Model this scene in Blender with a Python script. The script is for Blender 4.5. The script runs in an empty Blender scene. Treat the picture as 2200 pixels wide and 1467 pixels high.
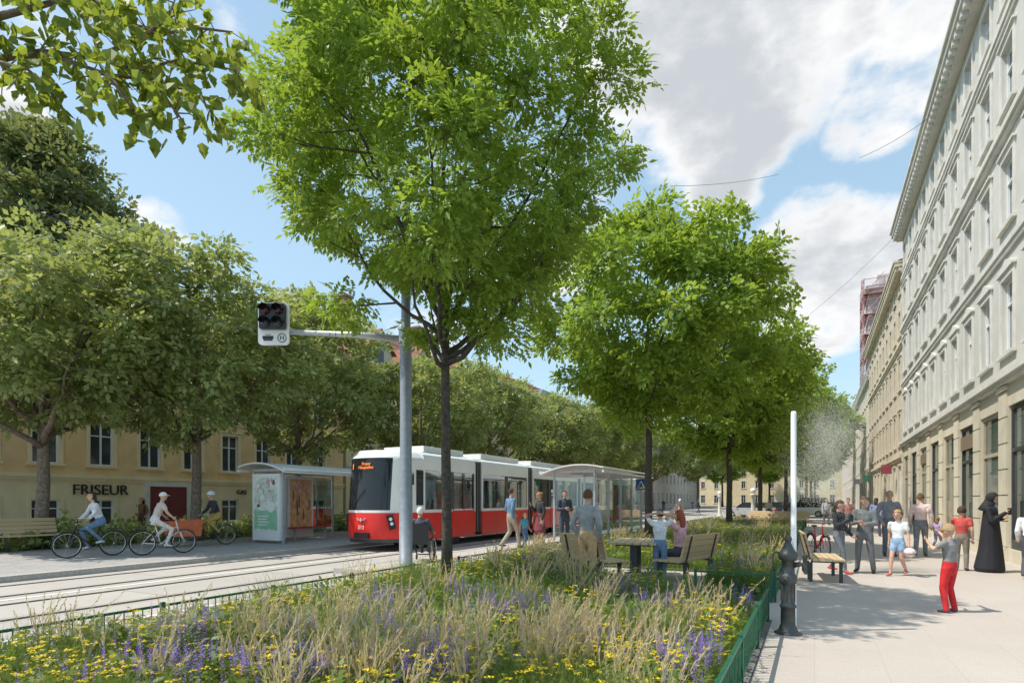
import bpy, math, random
import numpy as np
from mathutils import Vector, Matrix, Euler
F=1250.0; H=1.6; TH=math.atan(650/F); ST=math.sin(TH); CT=math.cos(TH)
S=bpy.context.scene; C=S.collection; R=math.radians
random.seed(4); RNG=np.random.default_rng(7)
def at(px,Z):
    d=(px-1100)/F*Z; return (-ST*Z+CT*d, CT*Z+ST*d)
def G(px,py,z=0): return at(px,F*(H-z)/(py-1075))
# ---------------------------------------------------------------- materials
def newmat(name):
    m=bpy.data.materials.new(name); m.use_nodes=True; return m,m.node_tree.nodes,m.node_tree.links
def noise(N,L,scale,detail=4,coord='Object'):
    tc=N.new('ShaderNodeTexCoord'); n=N.new('ShaderNodeTexNoise'); n.inputs['Scale'].default_value=scale; n.inputs['Detail'].default_value=detail
    L.new(tc.outputs[coord],n.inputs['Vector']); return n
def mixc(N,L,fac,a,b,blend='MIX'):
    m=N.new('ShaderNodeMix'); m.data_type='RGBA'; m.blend_type=blend
    for s,v in ((0,fac),(6,a),(7,b)):
        if isinstance(v,bpy.types.NodeSocket): L.new(v,m.inputs[s])
        else: m.inputs[s].default_value=v if s==0 else (*v[:3],1)
    return m.outputs[2]
def mrange(N,L,v,a,b,c=0,d=1,smooth=False):
    m=N.new('ShaderNodeMapRange'); m.clamp=True
    if smooth: m.interpolation_type='SMOOTHSTEP'
    L.new(v,m.inputs[0])
    for i,x in enumerate((a,b,c,d)): m.inputs[i+1].default_value=x
    return m.outputs[0]
def mat(name,col,rough=.6,metal=0,var=.12,scale=5,bump=0,bscale=50,emit=0,dirt=0):
    m,N,L=newmat(name); b=N['Principled BSDF']; b.inputs['Roughness'].default_value=rough; b.inputs['Metallic'].default_value=metal
    c=None
    if var:
        n=noise(N,L,scale,6); f=mrange(N,L,n.outputs[0],.3,.7)
        c=mixc(N,L,f,[x*(1-var) for x in col],[min(1,x*(1+var)) for x in col])
        if dirt:
            n2=noise(N,L,scale*.13,5); f2=mrange(N,L,n2.outputs[0],.42,.68,0,dirt)
            c=mixc(N,L,f2,c,[x*.45 for x in col])
        L.new(c,b.inputs['Base Color'])
    else: b.inputs['Base Color'].default_value=(*col,1)
    if bump:
        n=noise(N,L,bscale,5); bp=N.new('ShaderNodeBump'); bp.inputs['Strength'].default_value=bump; bp.inputs['Distance'].default_value=.02
        L.new(n.outputs[0],bp.inputs['Height']); L.new(bp.outputs[0],b.inputs['Normal'])
    if emit:
        b.inputs['Emission Color'].default_value=(*col,1); b.inputs['Emission Strength'].default_value=emit
    return m
def leafmat(name,c1,c2,trans=.35,rough=.5,cl=.5):
    m,N,L=newmat(name); b=N['Principled BSDF']; b.inputs['Roughness'].default_value=rough; b.inputs['Specular IOR Level'].default_value=.35
    g=N.new('ShaderNodeNewGeometry'); c=mixc(N,L,g.outputs['Random Per Island'],c1,c2)
    n=noise(N,L,cl,3); f=mrange(N,L,n.outputs[0],.35,.65,.0,.35); c=mixc(N,L,f,c,[x*.65 for x in c1])
    L.new(c,b.inputs['Base Color'])
    t=N.new('ShaderNodeBsdfTranslucent'); c2_=mixc(N,L,.5,c,(min(1,c2[0]*1.5),min(1,c2[1]*1.4),c2[2]*.6)); L.new(c2_,t.inputs[0])
    x=N.new('ShaderNodeMixShader'); x.inputs[0].default_value=trans
    L.new(b.outputs[0],x.inputs[1]); L.new(t.outputs[0],x.inputs[2]); L.new(x.outputs[0],N['Material Output'].inputs[0]); return m
def glassmat(name,tint,lo=.12,hi=.75,rough=.02):
    m,N,L=newmat(name); t=N.new('ShaderNodeBsdfTransparent'); t.inputs[0].default_value=(*tint,1)
    g=N.new('ShaderNodeBsdfGlossy'); g.inputs['Roughness'].default_value=rough; g.inputs[0].default_value=(.9,.95,1,1)
    lw=N.new('ShaderNodeLayerWeight'); lw.inputs[0].default_value=.35; f=mrange(N,L,lw.outputs['Fresnel'],0,1,lo,hi)
    x=N.new('ShaderNodeMixShader'); L.new(f,x.inputs[0]); L.new(t.outputs[0],x.inputs[1]); L.new(g.outputs[0],x.inputs[2]); L.new(x.outputs[0],N['Material Output'].inputs[0]); return m
def brickmat(name,c1,c2,mortar,scale,bw,rh,ms,rough=.8,bump=.3,rot=(0,0,0),var=.15,fine=.25):
    m,N,L=newmat(name); b=N['Principled BSDF']; b.inputs['Roughness'].default_value=rough
    tc=N.new('ShaderNodeTexCoord'); mp=N.new('ShaderNodeMapping'); mp.inputs['Rotation'].default_value=rot; L.new(tc.outputs['Object'],mp.inputs[0])
    t=N.new('ShaderNodeTexBrick'); L.new(mp.outputs[0],t.inputs['Vector'])
    for k,v in (('Color1',c1),('Color2',c2),('Mortar',mortar)): t.inputs[k].default_value=(*v,1)
    t.inputs['Scale'].default_value=scale; t.inputs['Brick Width'].default_value=bw; t.inputs['Row Height'].default_value=rh; t.inputs['Mortar Size'].default_value=ms
    n=noise(N,L,1.1,7); f=mrange(N,L,n.outputs[0],.3,.7,0,var*2); c=mixc(N,L,f,t.outputs[0],[x*.6 for x in c1])
    n=noise(N,L,60,3); f=mrange(N,L,n.outputs[0],.35,.65,0,fine); c=mixc(N,L,f,c,[x*.5 for x in c2]); L.new(c,b.inputs['Base Color'])
    bp=N.new('ShaderNodeBump'); bp.inputs['Strength'].default_value=bump; bp.inputs['Distance'].default_value=.01; L.new(t.outputs['Fac'],bp.inputs['Height']); bp.invert=True; L.new(bp.outputs[0],b.inputs['Normal'])
    return m
M={}
M['asphalt']=mat('asphalt',(.2,.195,.19),.85,0,.25,30,.3,150,dirt=.3)
M['road']=brickmat('concrete_track_paving',(.50,.46,.41),(.47,.43,.39),(.22,.2,.18),1,3,2.35,.015,.8,.2,(0,0,R(90)),.16)
M['walk']=brickmat('granite_pavement',(.53,.47,.41),(.51,.45,.395),(.44,.39,.34),1,1.2,.6,.004,.75,.05,(0,0,R(90)),.10,.28)
M['lwalk']=mat('grey_pavement',(.36,.34,.32),.8,0,.2,20,.2,120,dirt=.3)
M['kerb']=mat('kerb_granite',(.42,.40,.37),.8,0,.2,30)
M['soil']=mat('planting_soil',(.08,.10,.03),.95,0,.4,20,.5,60)
M['steel']=mat('rail_steel',(.13,.12,.11),.4,.7,.2,10)
M['line']=mat('white_road_paint',(.75,.74,.72),.7,0,.15,20)
M['fgreen']=mat('green_fence_paint',(.013,.11,.058),.4,0,.15,8)
M['wood']=brickmat('larch_wood',(.68,.51,.30),(.60,.44,.25),(.4,.28,.14),1,5,.3,.0,.55,.0,var=.1)
M['dsteel']=mat('dark_grey_steel',(.07,.075,.08),.45,.4,.15,8)
M['galv']=mat('galvanised_steel',(.48,.50,.52),.42,.4,.1,12)
M['galv2']=mat('painted_grey_pole',(.27,.30,.34),.5,.2,.12,12)
M['white']=mat('white_paint',(.82,.82,.81),.35,0,.05,3)
M['tramwhite']=mat('tram_white',(.82,.82,.80),.25,0,.05,1)
M['red']=mat('tram_red',(.80,.03,.022),.25,0,.08,1)
M['black']=mat('black_plastic',(.015,.015,.018),.35,0,.1,6)
M['tgrey']=mat('tram_dark_grey',(.09,.09,.09),.4,0,.1,3)
M['rubber']=mat('rubber',(.03,.03,.03),.8,0,.1,6)
M['bglass']=mat('black_glass',(.02,.023,.027),.04,0,0)
M['glass']=glassmat('clear_glass',(.9,.95,.93),.06,.7)
M['tglass']=glassmat('tinted_glass',(.82,.83,.8),.12,.8)
M['wglass']=mat('window_pane',(.06,.07,.08),.06,0,.5,.7)
M['orange']=mat('orange_led',(1,.25,.04),.5,0,0,emit=.6)
M['blue']=mat('sign_blue',(.01,.10,.5),.4,0,.05)
M['light']=mat('lamp_glass',(.85,.87,.9),.1,0,0)
M['seat']=mat('red_seat',(.45,.07,.05),.6)
M['cream']=mat('beige_interior',(.75,.66,.52),.6)
M['iron']=mat('cast_iron',(.085,.09,.087),.42,.4,.3,12,.3,60)
M['chrome']=mat('chrome',(.6,.6,.6),.2,1,0)
M['boxor']=mat('orange_cargo_box',(.68,.17,.06),.5)
M['fgrey']=mat('facade_pale_grey',(.60,.585,.535),.85,0,.08,1.2,.15,40,dirt=.2)
M['fgrey2']=mat('facade_trim_grey',(.68,.655,.60),.8,0,.08,3,.1,60,dirt=.2)
M['fcream']=mat('facade_cream_stone',(.64,.58,.45),.85,0,.1,1.5,.2,40,dirt=.22)
M['fpink']=mat('facade_tan',(.58,.49,.38),.85,0,.12,1.5,dirt=.2)
M['fyel']=mat('facade_ochre',(.80,.55,.28),.85,0,.1,1.5,.1,40,dirt=.2)
M['fyel2']=mat('facade_light_ochre',(.80,.66,.42),.85,0,.1,1.5,dirt=.2)
M['fbrown']=mat('facade_beige',(.56,.50,.42),.85,0,.12,1.5,dirt=.2)
M['maroon']=mat('maroon_door',(.18,.035,.04),.4)
M['winw']=mat('window_white_paint',(.78,.79,.79),.4,0,.05)
M['winlight']=mat('window_reflecting',(.34,.37,.40),.08,0,.5,.6)
M['shop']=mat('shop_glass',(.09,.11,.10),.05,0,.6,.5)
M['tile']=brickmat('red_roof_tiles',(.38,.15,.09),(.28,.11,.075),(.12,.06,.05),1,.35,.3,.03,.85,.5,(0,0,R(90)))
M['brick']=brickmat('chimney_brick',(.38,.18,.12),(.3,.15,.1),(.35,.32,.3),1,.25,.08,.012)
M['scaf']=mat('rusty_scaffold',(.40,.22,.21),.6)
M['net']=mat('scaffold_net',(.50,.44,.43),.9,0,.3,2)
M['bark']=mat('dark_bark',(.085,.07,.055),.95,0,.45,18,1,45)
M['bark2']=mat('brown_bark',(.22,.17,.13),.95,0,.4,12,.9,40)
M['leafA']=leafmat('bright_leaf',(.13,.24,.03),(.36,.48,.085),.46)
M['leafB']=leafmat('olive_leaf',(.17,.24,.075),(.43,.48,.20),.4)
M['leafC']=leafmat('dark_leaf',(.13,.17,.065),(.27,.31,.13),.35)
M['leafF']=leafmat('broad_leaf',(.13,.22,.03),(.32,.38,.07),.5)
M['grass']=leafmat('meadow_green',(.10,.18,.035),(.28,.35,.09),.4,cl=1.2)
M['straw']=leafmat('meadow_straw',(.28,.26,.11),(.42,.37,.20),.4)
M['plume']=leafmat('feather_plume',(.54,.41,.28),(.80,.66,.50),.45)
M['yellow']=leafmat('yellow_petal',(.78,.54,.02),(.92,.74,.05),.3)
M['purple']=leafmat('purple_petal',(.20,.12,.48),(.36,.25,.70),.3)
# ---------------------------------------------------------------- mesh builder
class MB:
    def __init__(s): s.v=[]; s.f=[]; s.m=[]
    def add(s,vs,fs,mi=0):
        o=len(s.v); s.v+= [tuple(p) for p in vs]
        for f in fs: s.f.append([i+o for i in f]); s.m.append(mi)
    def box(s,x0,x1,y0,y1,z0,z1,mi=0,X=None):
        if x0>x1:x0,x1=x1,x0
        vs=[Vector(p) for p in ((x0,y0,z0),(x1,y0,z0),(x1,y1,z0),(x0,y1,z0),(x0,y0,z1),(x1,y0,z1),(x1,y1,z1),(x0,y1,z1))]
        if X: vs=[X@p for p in vs]
        s.add(vs,[(0,3,2,1),(4,5,6,7),(0,1,5,4),(1,2,6,5),(2,3,7,6),(3,0,4,7)],mi); return s
    def tube(s,pts,rad,n=8,mi=0,side=None,rnd=False,cap=True):
        P=[Vector(p) for p in pts]; K=len(P)
        if not isinstance(rad,(list,tuple)): rad=[rad]*K
        rr=[(r,r) if not isinstance(r,(tuple,list)) else r for r in rad]
        T=[]
        for i in range(K):
            t=(P[min(i+1,K-1)]-P[max(i-1,0)]); T.append(t.normalized() if t.length>1e-9 else Vector((0,0,1)))
        if rnd:
            a=rr[0];b=rr[-1];ra=min(a);rb=min(b)
            P=[P[0]-T[0]*ra*.85,P[0]-T[0]*ra*.5]+P+[P[-1]+T[-1]*rb*.5,P[-1]+T[-1]*rb*.85]
            rr=[(a[0]*.45,a[1]*.45),(a[0]*.83,a[1]*.83)]+rr+[(b[0]*.83,b[1]*.83),(b[0]*.45,b[1]*.45)]
            T=[T[0]]*2+T+[T[-1]]*2; K+=4
        u=Vector(side) if side else (Vector((1,0,0)) if abs(T[0].x)<.8 else Vector((0,1,0)))
        vs=[];fs=[]
        for i in range(K):
            t=T[i]; uu=(Vector(side) if side else u)
            uu=uu-t*uu.dot(t)
            if uu.length<1e-4: uu=t.orthogonal()
            uu.normalize(); u=uu; w=t.cross(uu)
            for k in range(n):
                a=2*math.pi*k/n; vs.append(P[i]+uu*(math.cos(a)*rr[i][0])+w*(math.sin(a)*rr[i][1]))
        for i in range(K-1):
            for k in range(n):
                k2=(k+1)%n; fs.append((i*n+k,i*n+k2,(i+1)*n+k2,(i+1)*n+k))
        if cap: fs.append(tuple(range(n-1,-1,-1))); fs.append(tuple(range((K-1)*n,K*n)))
        s.add(vs,fs,mi); return s
    def lathe(s,prof,n=16,c=(0,0,0),mi=0):
        return s.tube([(c[0],c[1],c[2]+z) for r,z in prof],[r for r,z in prof],n,mi,side=(1,0,0))
    def ball(s,c,r,mi=0,n=10,X=None):
        if not isinstance(r,tuple): r=(r,r,r)
        vs=[];fs=[];k=n//2+1
        for i in range(k+1):
            ph=math.pi*i/k
            for j in range(n):
                a=2*math.pi*j/n; vs.append(Vector((c[0]+r[0]*math.sin(ph)*math.cos(a),c[1]+r[1]*math.sin(ph)*math.sin(a),c[2]+r[2]*math.cos(ph))))
        if X: vs=[X@p for p in vs]
        for i in range(k):
            for j in range(n):
                j2=(j+1)%n; fs.append((i*n+j,(i+1)*n+j,(i+1)*n+j2,i*n+j2))
        s.add(vs,fs,mi); return s
    def prism(s,poly,axis,a,b,mi=0,bm=None):
        n=len(poly)
        def q(p,t): return (t,p[0],p[1]) if axis=='x' else ((p[0],t,p[1]) if axis=='y' else (p[0],p[1],t))
        s.add([q(p,a) for p in poly]+[q(p,b) for p in poly],[tuple(range(n-1,-1,-1)),tuple(range(n,2*n))]+[(i,(i+1)%n,(i+1)%n+n,i+n) for i in range(n)],mi); return s
    def ring(s,c,r,rt,axis='x',n=28,k=6,mi=0):
        pts=[]
        for i in range(n+1):
            a=2*math.pi*i/n; x,y=r*math.cos(a),r*math.sin(a)
            pts.append((c[0],c[1]+x,c[2]+y) if axis=='x' else (c[0]+x,c[1],c[2]+y) if axis=='y' else (c[0]+x,c[1]+y,c[2]))
        return s.tube(pts,rt,k,mi,side=(1,0,0) if axis=='x' else (0,1,0) if axis=='y' else (0,0,1),cap=False)
    def mesh(s,name):
        me=bpy.data.meshes.new(name); me.from_pydata(s.v,[],s.f); return me
    def build(s,name,mats,parent=None,smooth=False,loc=(0,0,0)):
        me=s.mesh(name)
        for m in (mats if isinstance(mats,(list,tuple)) else [mats]): me.materials.append(M[m] if isinstance(m,str) else m)
        me.polygons.foreach_set('material_index',s.m)
        if smooth: me.polygons.foreach_set('use_smooth',[True]*len(s.f))
        me.update(); o=bpy.data.objects.new(name,me); C.objects.link(o); o.parent=parent; o.location=loc; return o
def tag(o,label=None,cat=None,group=None,kind=None):
    if label: o['label']=label
    if cat: o['category']=cat
    if group: o['group']=group
    if kind: o['kind']=kind
    return o
def thing(name,label,cat,loc=(0,0,0),rz=0,group=None):
    o=bpy.data.objects.new(name,None); C.objects.link(o); o.location=(loc[0],loc[1],loc[2] if len(loc)>2 else 0); o.rotation_euler=(0,0,rz); o.empty_display_size=.2
    return tag(o,label,cat,group)
def dup(o,parent=None,loc=None,rz=None,label=None,group=None,sc=None):
    c=o.copy(); C.objects.link(c); c.parent=parent
    for ch in [x for x in KIDS(o)]: dup(ch,c)
    if loc is not None: c.location=(loc[0],loc[1],loc[2] if len(loc)>2 else 0)
    if rz is not None: c.rotation_euler=(0,0,rz)
    if sc: c.scale=sc if isinstance(sc,tuple) else (sc,)*3
    if label: c['label']=label
    if group: c['group']=group
    return c
def KIDS(o): return list(o.children)
def sheet(name,x0,x1,y0,y1,z,m,kind='structure'):
    b=MB(); b.add([(x0,y0,z),(x1,y0,z),(x1,y1,z),(x0,y1,z)],[(0,1,2,3)]); return tag(b.build(name,m),kind=kind)
def evalmesh(o):
    dg=bpy.context.evaluated_depsgraph_get(); me=bpy.data.meshes.new_from_object(o.evaluated_get(dg)); return me
def text(s,size,m,parent,X,name,ext=.004,align='CENTER'):
    cu=bpy.data.curves.new('t','FONT'); cu.body=s; cu.size=size; cu.extrude=ext; cu.align_x=align; cu.align_y='CENTER'; cu.space_line=.8
    o=bpy.data.objects.new('t',cu); C.objects.link(o); me=evalmesh(o); bpy.data.objects.remove(o)
    me.transform(X); me.materials.clear(); me.materials.append(M[m]); me.name=name
    ob=bpy.data.objects.new(name,me); C.objects.link(ob); ob.parent=parent; return ob
RX=Matrix.Rotation(R(90),4,'X')
def face_mY(x,y,z): return Matrix.Translation((x,y,z))@RX
def face_pX(x,y,z): return Matrix.Translation((x,y,z))@Matrix.Rotation(R(90),4,'Z')@RX
# ---------------------------------------------------------------- people
pm={}
def cm(col,rough=.8):
    k=tuple(col)
    if k not in pm: pm[k]=mat('cloth',[min(.8,c*1.3) for c in col],rough,0,.18,14,.25,90)
    return pm[k]
SK=(.46,.27,.19); SK2=(.30,.17,.11)
def person(label,px=None,py=None,h=1.75,fa=0,z=0,J=None,top=(.2,.2,.2),bot=(.06,.07,.1),shoe=(.03,.03,.03),skin=SK,hair=(.05,.03,.02),hs='short',sleeve='long',legs='trousers',loc=None,rz=None,group=None,female=False,kid=False,scarf=None):
    J=dict(J or {})
    hip=Vector(J.get('hip',(0,0,.92))); neck=Vector(J.get('neck',(0,-.01,1.45))); head=Vector(J.get('head',tuple(neck+Vector((0,.035,.185)))))
    sw=.165 if female else .185; hw=.09
    up=(neck-hip).normalized()
    g=lambda k,d: Vector(J.get(k,d))
    tw=J.get('tw',0)
    lat=Vector((math.cos(tw),math.sin(tw),0))
    shl=neck-lat*sw-up*.045; shr=neck+lat*sw-up*.045
    le=g('le',(-.235,-.03,1.13)); re=g('re',(.235,-.03,1.13)); lw=g('lw',(-.23,.06,.88)); rw=g('rw',(.23,.06,.88))
    hl=hip+Vector((-hw,0,-.03)); hr=hip+Vector((hw,0,-.03))
    lk=g('lk',(-.1,.02,.49)); rk=g('rk',(.1,.02,.49)); la=g('la',(-.105,-.03,.085)); ra=g('ra',(.105,-.03,.085))
    lt=g('lt',la+Vector((-.02,.15,-.045))); rt=g('rt',ra+Vector((.02,.15,-.045)))
    # material slots 0 skin 1 top 2 bottom 3 shoe 4 dark(eye) 5 lips
    b=MB(); seg=[]
    def loft(pts,rad,ms,side=(1,0,0),n=14):
        pts=[Vector(p) for p in pts]; b.tube(pts,rad,n,0,side=side,rnd=True)
        rm=[(r if not isinstance(r,tuple) else (r[0]+r[1])/2) for r in rad]
        for i in range(len(pts)-1):
            for k in range(7):
                t=k/6; seg.append((*(pts[i].lerp(pts[i+1],t)),rm[i]*(1-t)+rm[i+1]*t,ms[i]))
    L=(neck-hip)
    f=lambda t: hip+L*t
    wc=.88 if female else 1
    sd=tuple(lat)
    bt=2 if legs!='dress' else 1
    loft([hip-up*.07,hip,f(.14)],[(.135,.105),(.165,.12),(.155*wc,.11)],[bt,bt],sd)
    loft([f(.1),f(.33),f(.62),f(.86),f(.95)],[(.155*wc,.108),(.138*wc,.1),(.162*wc,.115),(.165*wc,.095),(.09,.07)],[1,1,1,1],sd)
    loft([f(.95),neck+(head-neck)*.5],[.058,.052],[0])
    hk=1.22 if kid else 1.0
    hd=(head-neck).normalized()
    fw=Vector(J.get('look',(0,1,0))).normalized(); sdh=fw.cross(Vector((0,0,1))).normalized(); hup=sdh.cross(fw)
    HX=Matrix(((sdh.x,fw.x,hup.x,head.x),(sdh.y,fw.y,hup.y,head.y),(sdh.z,fw.z,hup.z,head.z),(0,0,0,1)))@Matrix.Scale(hk,4)
    def hb(c,r,m=0):
        b.ball(c,r,0,12,HX)
        p=HX@Vector(c)
        seg.append((*p,min(r)*hk,m))
    hb((0,0,.015),(.076,.095,.105)); hb((0,.025,-.055),(.055,.062,.06)); hb((0,.098,-.012),(.012,.02,.022)); hb((-.078,-.005,-.01),(.012,.02,.03)); hb((.078,-.005,-.01),(.012,.02,.03))
    loose=.012
    for sh,el,wr,sg in ((shl,le,lw,-1),(shr,re,rw,1)):
        c=loose if sleeve!='none' else 0
        inn=sh+lat*(-sg*.06)
        loft([inn,sh],[.058,.062],[1])
        mid=sh.lerp(el,.5)
        if sleeve=='long': loft([sh,mid,el],[.058+c*.5,.052+c*.5,.044+c],[1,1]); loft([el,el.lerp(wr,.4),wr],[.043+c,.042+c,.030+c],[1,1])
        elif sleeve=='short': loft([sh,mid],[.06,.062],[1]); loft([mid,el],[.046,.04],[0]); loft([el,el.lerp(wr,.35),wr],[.039,.039,.026],[0,0])
        else: loft([sh,mid,el],[.054,.046,.039],[0,0]); loft([el,wr],[.038,.026],[0])
        fd=(wr-el).normalized(); loft([wr,wr+fd*.045,wr+fd*.08],[(.026,.024),(.02,.036),(.016,.034)],[0,0])
    for hj,kn,an,to in ((hl,lk,la,lt),(hr,rk,ra,rt)):
        if legs=='trousers': loft([hj,hj.lerp(kn,.5),kn],[.092,.08,.066],[2,2]); loft([kn,kn.lerp(an,.35),an],[.064,.062,.052],[2,2])
        elif legs=='tight': loft([hj,hj.lerp(kn,.5),kn],[.09,.072,.054],[2,2]); loft([kn,kn.lerp(an,.3),an],[.052,.054,.036],[2,2])
        elif legs=='shorts': loft([hj,hj.lerp(kn,.45)],[.095,.09],[2]); loft([hj.lerp(kn,.4),kn],[.07,.052],[0]); loft([kn,kn.lerp(an,.3),an],[.05,.053,.034],[0,0])
        else: loft([hj,kn],[.085,.052],[0]); loft([kn,kn.lerp(an,.3),an],[.05,.053,.034],[0,0])
        loft([an+(an-to).normalized()*.035-Vector((0,0,.03)),an-Vector((0,0,.02)),to],[(.038,.034),(.04,.04),(.042,.026)],[3,3])
    if legs in('skirt','dress'): loft([hip+Vector((0,0,.1)),hip+Vector((0,.0,-.12)),hip+Vector((0,0,-.40))],[(.15,.115),(.185,.145),(.225,.185)],[bt,bt])
    if legs=='robe': loft([Vector((0,0,1.36)),Vector((0,0,1.0)),Vector((0,0,.5)),Vector((0,-.02,.09))],[(.2,.13),(.215,.17),(.25,.22),(.31,.28)],[1,1,1])
    me=b.mesh('person'); o=bpy.data.objects.new('tmp',me); C.objects.link(o)
    r=o.modifiers.new('r','REMESH'); r.mode='VOXEL'; r.voxel_size=.0155; sm=o.modifiers.new('s','SMOOTH'); sm.factor=.5; sm.iterations=2
    me2=evalmesh(o); bpy.data.objects.remove(o)
    nv=len(me2.vertices); V=np.empty(nv*3); me2.vertices.foreach_get('co',V); V=V.reshape(-1,3)
    nf=len(me2.polygons); Cn=np.empty(nf*3); me2.polygons.foreach_get('center',Cn); Cn=Cn.reshape(-1,3)
    sg=np.array(seg); mi=np.zeros(nf,int)
    for i in range(0,nf,4000):
        d=np.linalg.norm(Cn[i:i+4000,None,:]-sg[None,:,:3],axis=2)-sg[None,:,3]; mi[i:i+4000]=sg[d.argmin(1),4].astype(int)
    fb=MB(); fb.v=[tuple(p) for p in V]; fb.f=[list(p.vertices) for p in me2.polygons]; fb.m=list(map(int,mi))
    # fingers, eyes, mouth join the same mesh
    for el,wr,sgn in ((le,lw,-1),(re,rw,1)):
        fd=(wr-el).normalized(); sd_=fd.cross(Vector((0,1,0))); 
        if sd_.length<.3: sd_=fd.cross(Vector((1,0,0)))
        sd_.normalize(); nn=fd.cross(sd_); 
        if nn.dot(Vector((-sgn,.3,0)))<0: nn=-nn
        acr=nn.cross(fd)
        for k,ln in enumerate((.062,.075,.07,.052)):
            p=wr+fd*.085+acr*((k-1.5)*.018); c=fd*ln*.5; q=p+c+nn*.008; e=q+fd*ln*.42+nn*.025
            fb.tube([p-fd*.02,p,q,e],[.009,.009,.008,.006],6,0)
        t0=wr+fd*.03+acr*.025; fb.tube([t0,t0+acr*.022+fd*.03,t0+acr*.024+fd*.06+nn*.01],[.011,.01,.007],6,0)
    for sx in(-1,1): fb.ball((sx*.03,.086,.008),(.013,.009,.007),4,8,HX); fb.ball((sx*.031,.09,.03),(.017,.006,.0035),6,8,HX)
    fb.ball((0,.082,-.058),(.021,.008,.005),5,8,HX)
    o=fb.build('person',[cm(skin,.55),cm(top),cm(bot),cm(shoe,.5),cm((.02,.015,.012),.3),cm((.3,.08,.07),.5),cm(hair)],None,True)
    s=h/1.75
    if loc is None: loc=(*G(px,py,z),z)
    if rz is None: rz=math.atan2(loc[0],-loc[1])+R(fa)
    o.location=loc; o.rotation_euler=(0,0,rz); o.scale=(s,s,s); tag(o,label,'person',group)
    # hair
    hm=MB()
    def shell(rs,keep,mi=0,n=20):
        vs=[];fs=[]
        k=12
        for i in range(k+1):
            ph=math.pi*i/k
            for j in range(n):
                a=2*math.pi*j/n; w=1+.03*math.sin(a*7+i*2); vs.append((math.sin(ph)*math.cos(a)*w,math.sin(ph)*math.sin(a)*w,math.cos(ph)))
        for i in range(k):
            for j in range(n):
                j2=(j+1)%n; q=(i*n+j,(i+1)*n+j,(i+1)*n+j2,i*n+j2); c=np.mean([vs[t] for t in q],axis=0)
                if keep(*c): fs.append(q)
        hm.add([HX@Vector((v[0]*rs[0],v[1]*rs[1]-.006,v[2]*rs[2]+.018)) for v in vs],fs,mi)
    nm='hair'; hc=cm(hair,.6)
    if hs=='short': shell((.086,.106,.112),lambda x,y,z: (z>.42 or y<-.05) and z>-.55)
    elif hs=='grey': shell((.084,.103,.108),lambda x,y,z: (z>.55 or y<-.15) and z>-.4)
    elif hs in('long','bun'):
        shell((.09,.11,.116),lambda x,y,z: (z>.4 or y<.1) and z>-.8)
        if hs=='long': hm.tube([HX@Vector(p) for p in ((0,-.05,.06),(0,-.085,-.04),(0,-.09,-.15),(0,-.08,-.25))],[(.06,.05),(.085,.045),(.085,.035),(.06,.02)],12,0,side=(1,0,0),rnd=True)
        else: hm.ball((0,-.11,.05),.045,0,10,HX)
    elif hs=='cap': nm='cap'; shell((.09,.112,.12),lambda x,y,z: z>.12); hm.ball((0,.11,.035),(.065,.07,.01),0,14,HX)
    elif hs=='helmet': nm='helmet'; shell((.105,.13,.135),lambda x,y,z: z>.05); hm.ring(HX@Vector((0,0,-.0)),.085,.006,'z')
    elif hs=='hood': nm='head_scarf'; shell((.098,.115,.13),lambda x,y,z: not(y>.55 and -.75<z<.6)); hm.tube([HX@Vector((0,-.01,-.06)),HX@Vector((0,-.02,-.2)),HX@Vector((0,-.02,-.3))],[(.09,.1),(.13,.12),(.2,.14)],14,0,side=(1,0,0))
    if hm.f: hm.build(nm,hc,o,True)
    return o
WALK=dict(rk=(.095,.16,.52),ra=(.1,.22,.09),lk=(-.095,.02,.49),la=(-.1,-.27,.13),lw=(-.24,.17,.92),rw=(.24,-.08,.9),re=(.24,-.1,1.14))
HOLD=dict(le=(-.23,.02,1.13),re=(.23,.02,1.13),lw=(-.08,.23,1.13),rw=(.08,.24,1.17))
PHONE=dict(re=(.22,.06,1.14),rw=(.1,.27,1.32),look=(0,1,-.35))
STANCE=dict(lk=(-.14,.03,.49),la=(-.18,-.02,.085),rk=(.12,.02,.49),ra=(.15,-.04,.085))
POCKET=dict(lw=(-.19,.05,.92),rw=(.19,.05,.92),le=(-.28,-.06,1.14),re=(.28,-.06,1.14))
# platform people
PZ=.12
person('man in grey sweater and tan trousers standing by the wooden table',1262,1264,1.80,150,J={**POCKET,'look':(-.3,1,0)},top=(.27,.27,.27),bot=(.46,.29,.15),shoe=(.5,.5,.5),hair=(.10,.045,.02))
person('man in blue denim shirt walking along the tram platform',1098,1178,1.86,120,PZ,J={**WALK,'lw':(-.2,.2,1.0)},top=(.10,.17,.28),bot=(.28,.24,.19),shoe=(.06,.03,.02))
person('small child in turquoise top beside the man in denim',1127,1178,1.08,40,PZ,J=WALK,top=(.06,.26,.36),bot=(.08,.12,.2),hair=(.2,.1,.04),hs='long',kid=True,sleeve='short')
person('woman in black top and dark red skirt waiting before the shelter',1160,1173,1.74,-60,PZ,J={**PHONE,**STANCE},top=(.03,.03,.035),bot=(.16,.04,.05),hair=(.30,.16,.06),hs='bun',female=True,legs='skirt')
person('man in dark suit standing behind the shelter glass',1213,1168,1.82,20,PZ,J=HOLD,top=(.04,.05,.07),bot=(.04,.05,.07))
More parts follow.
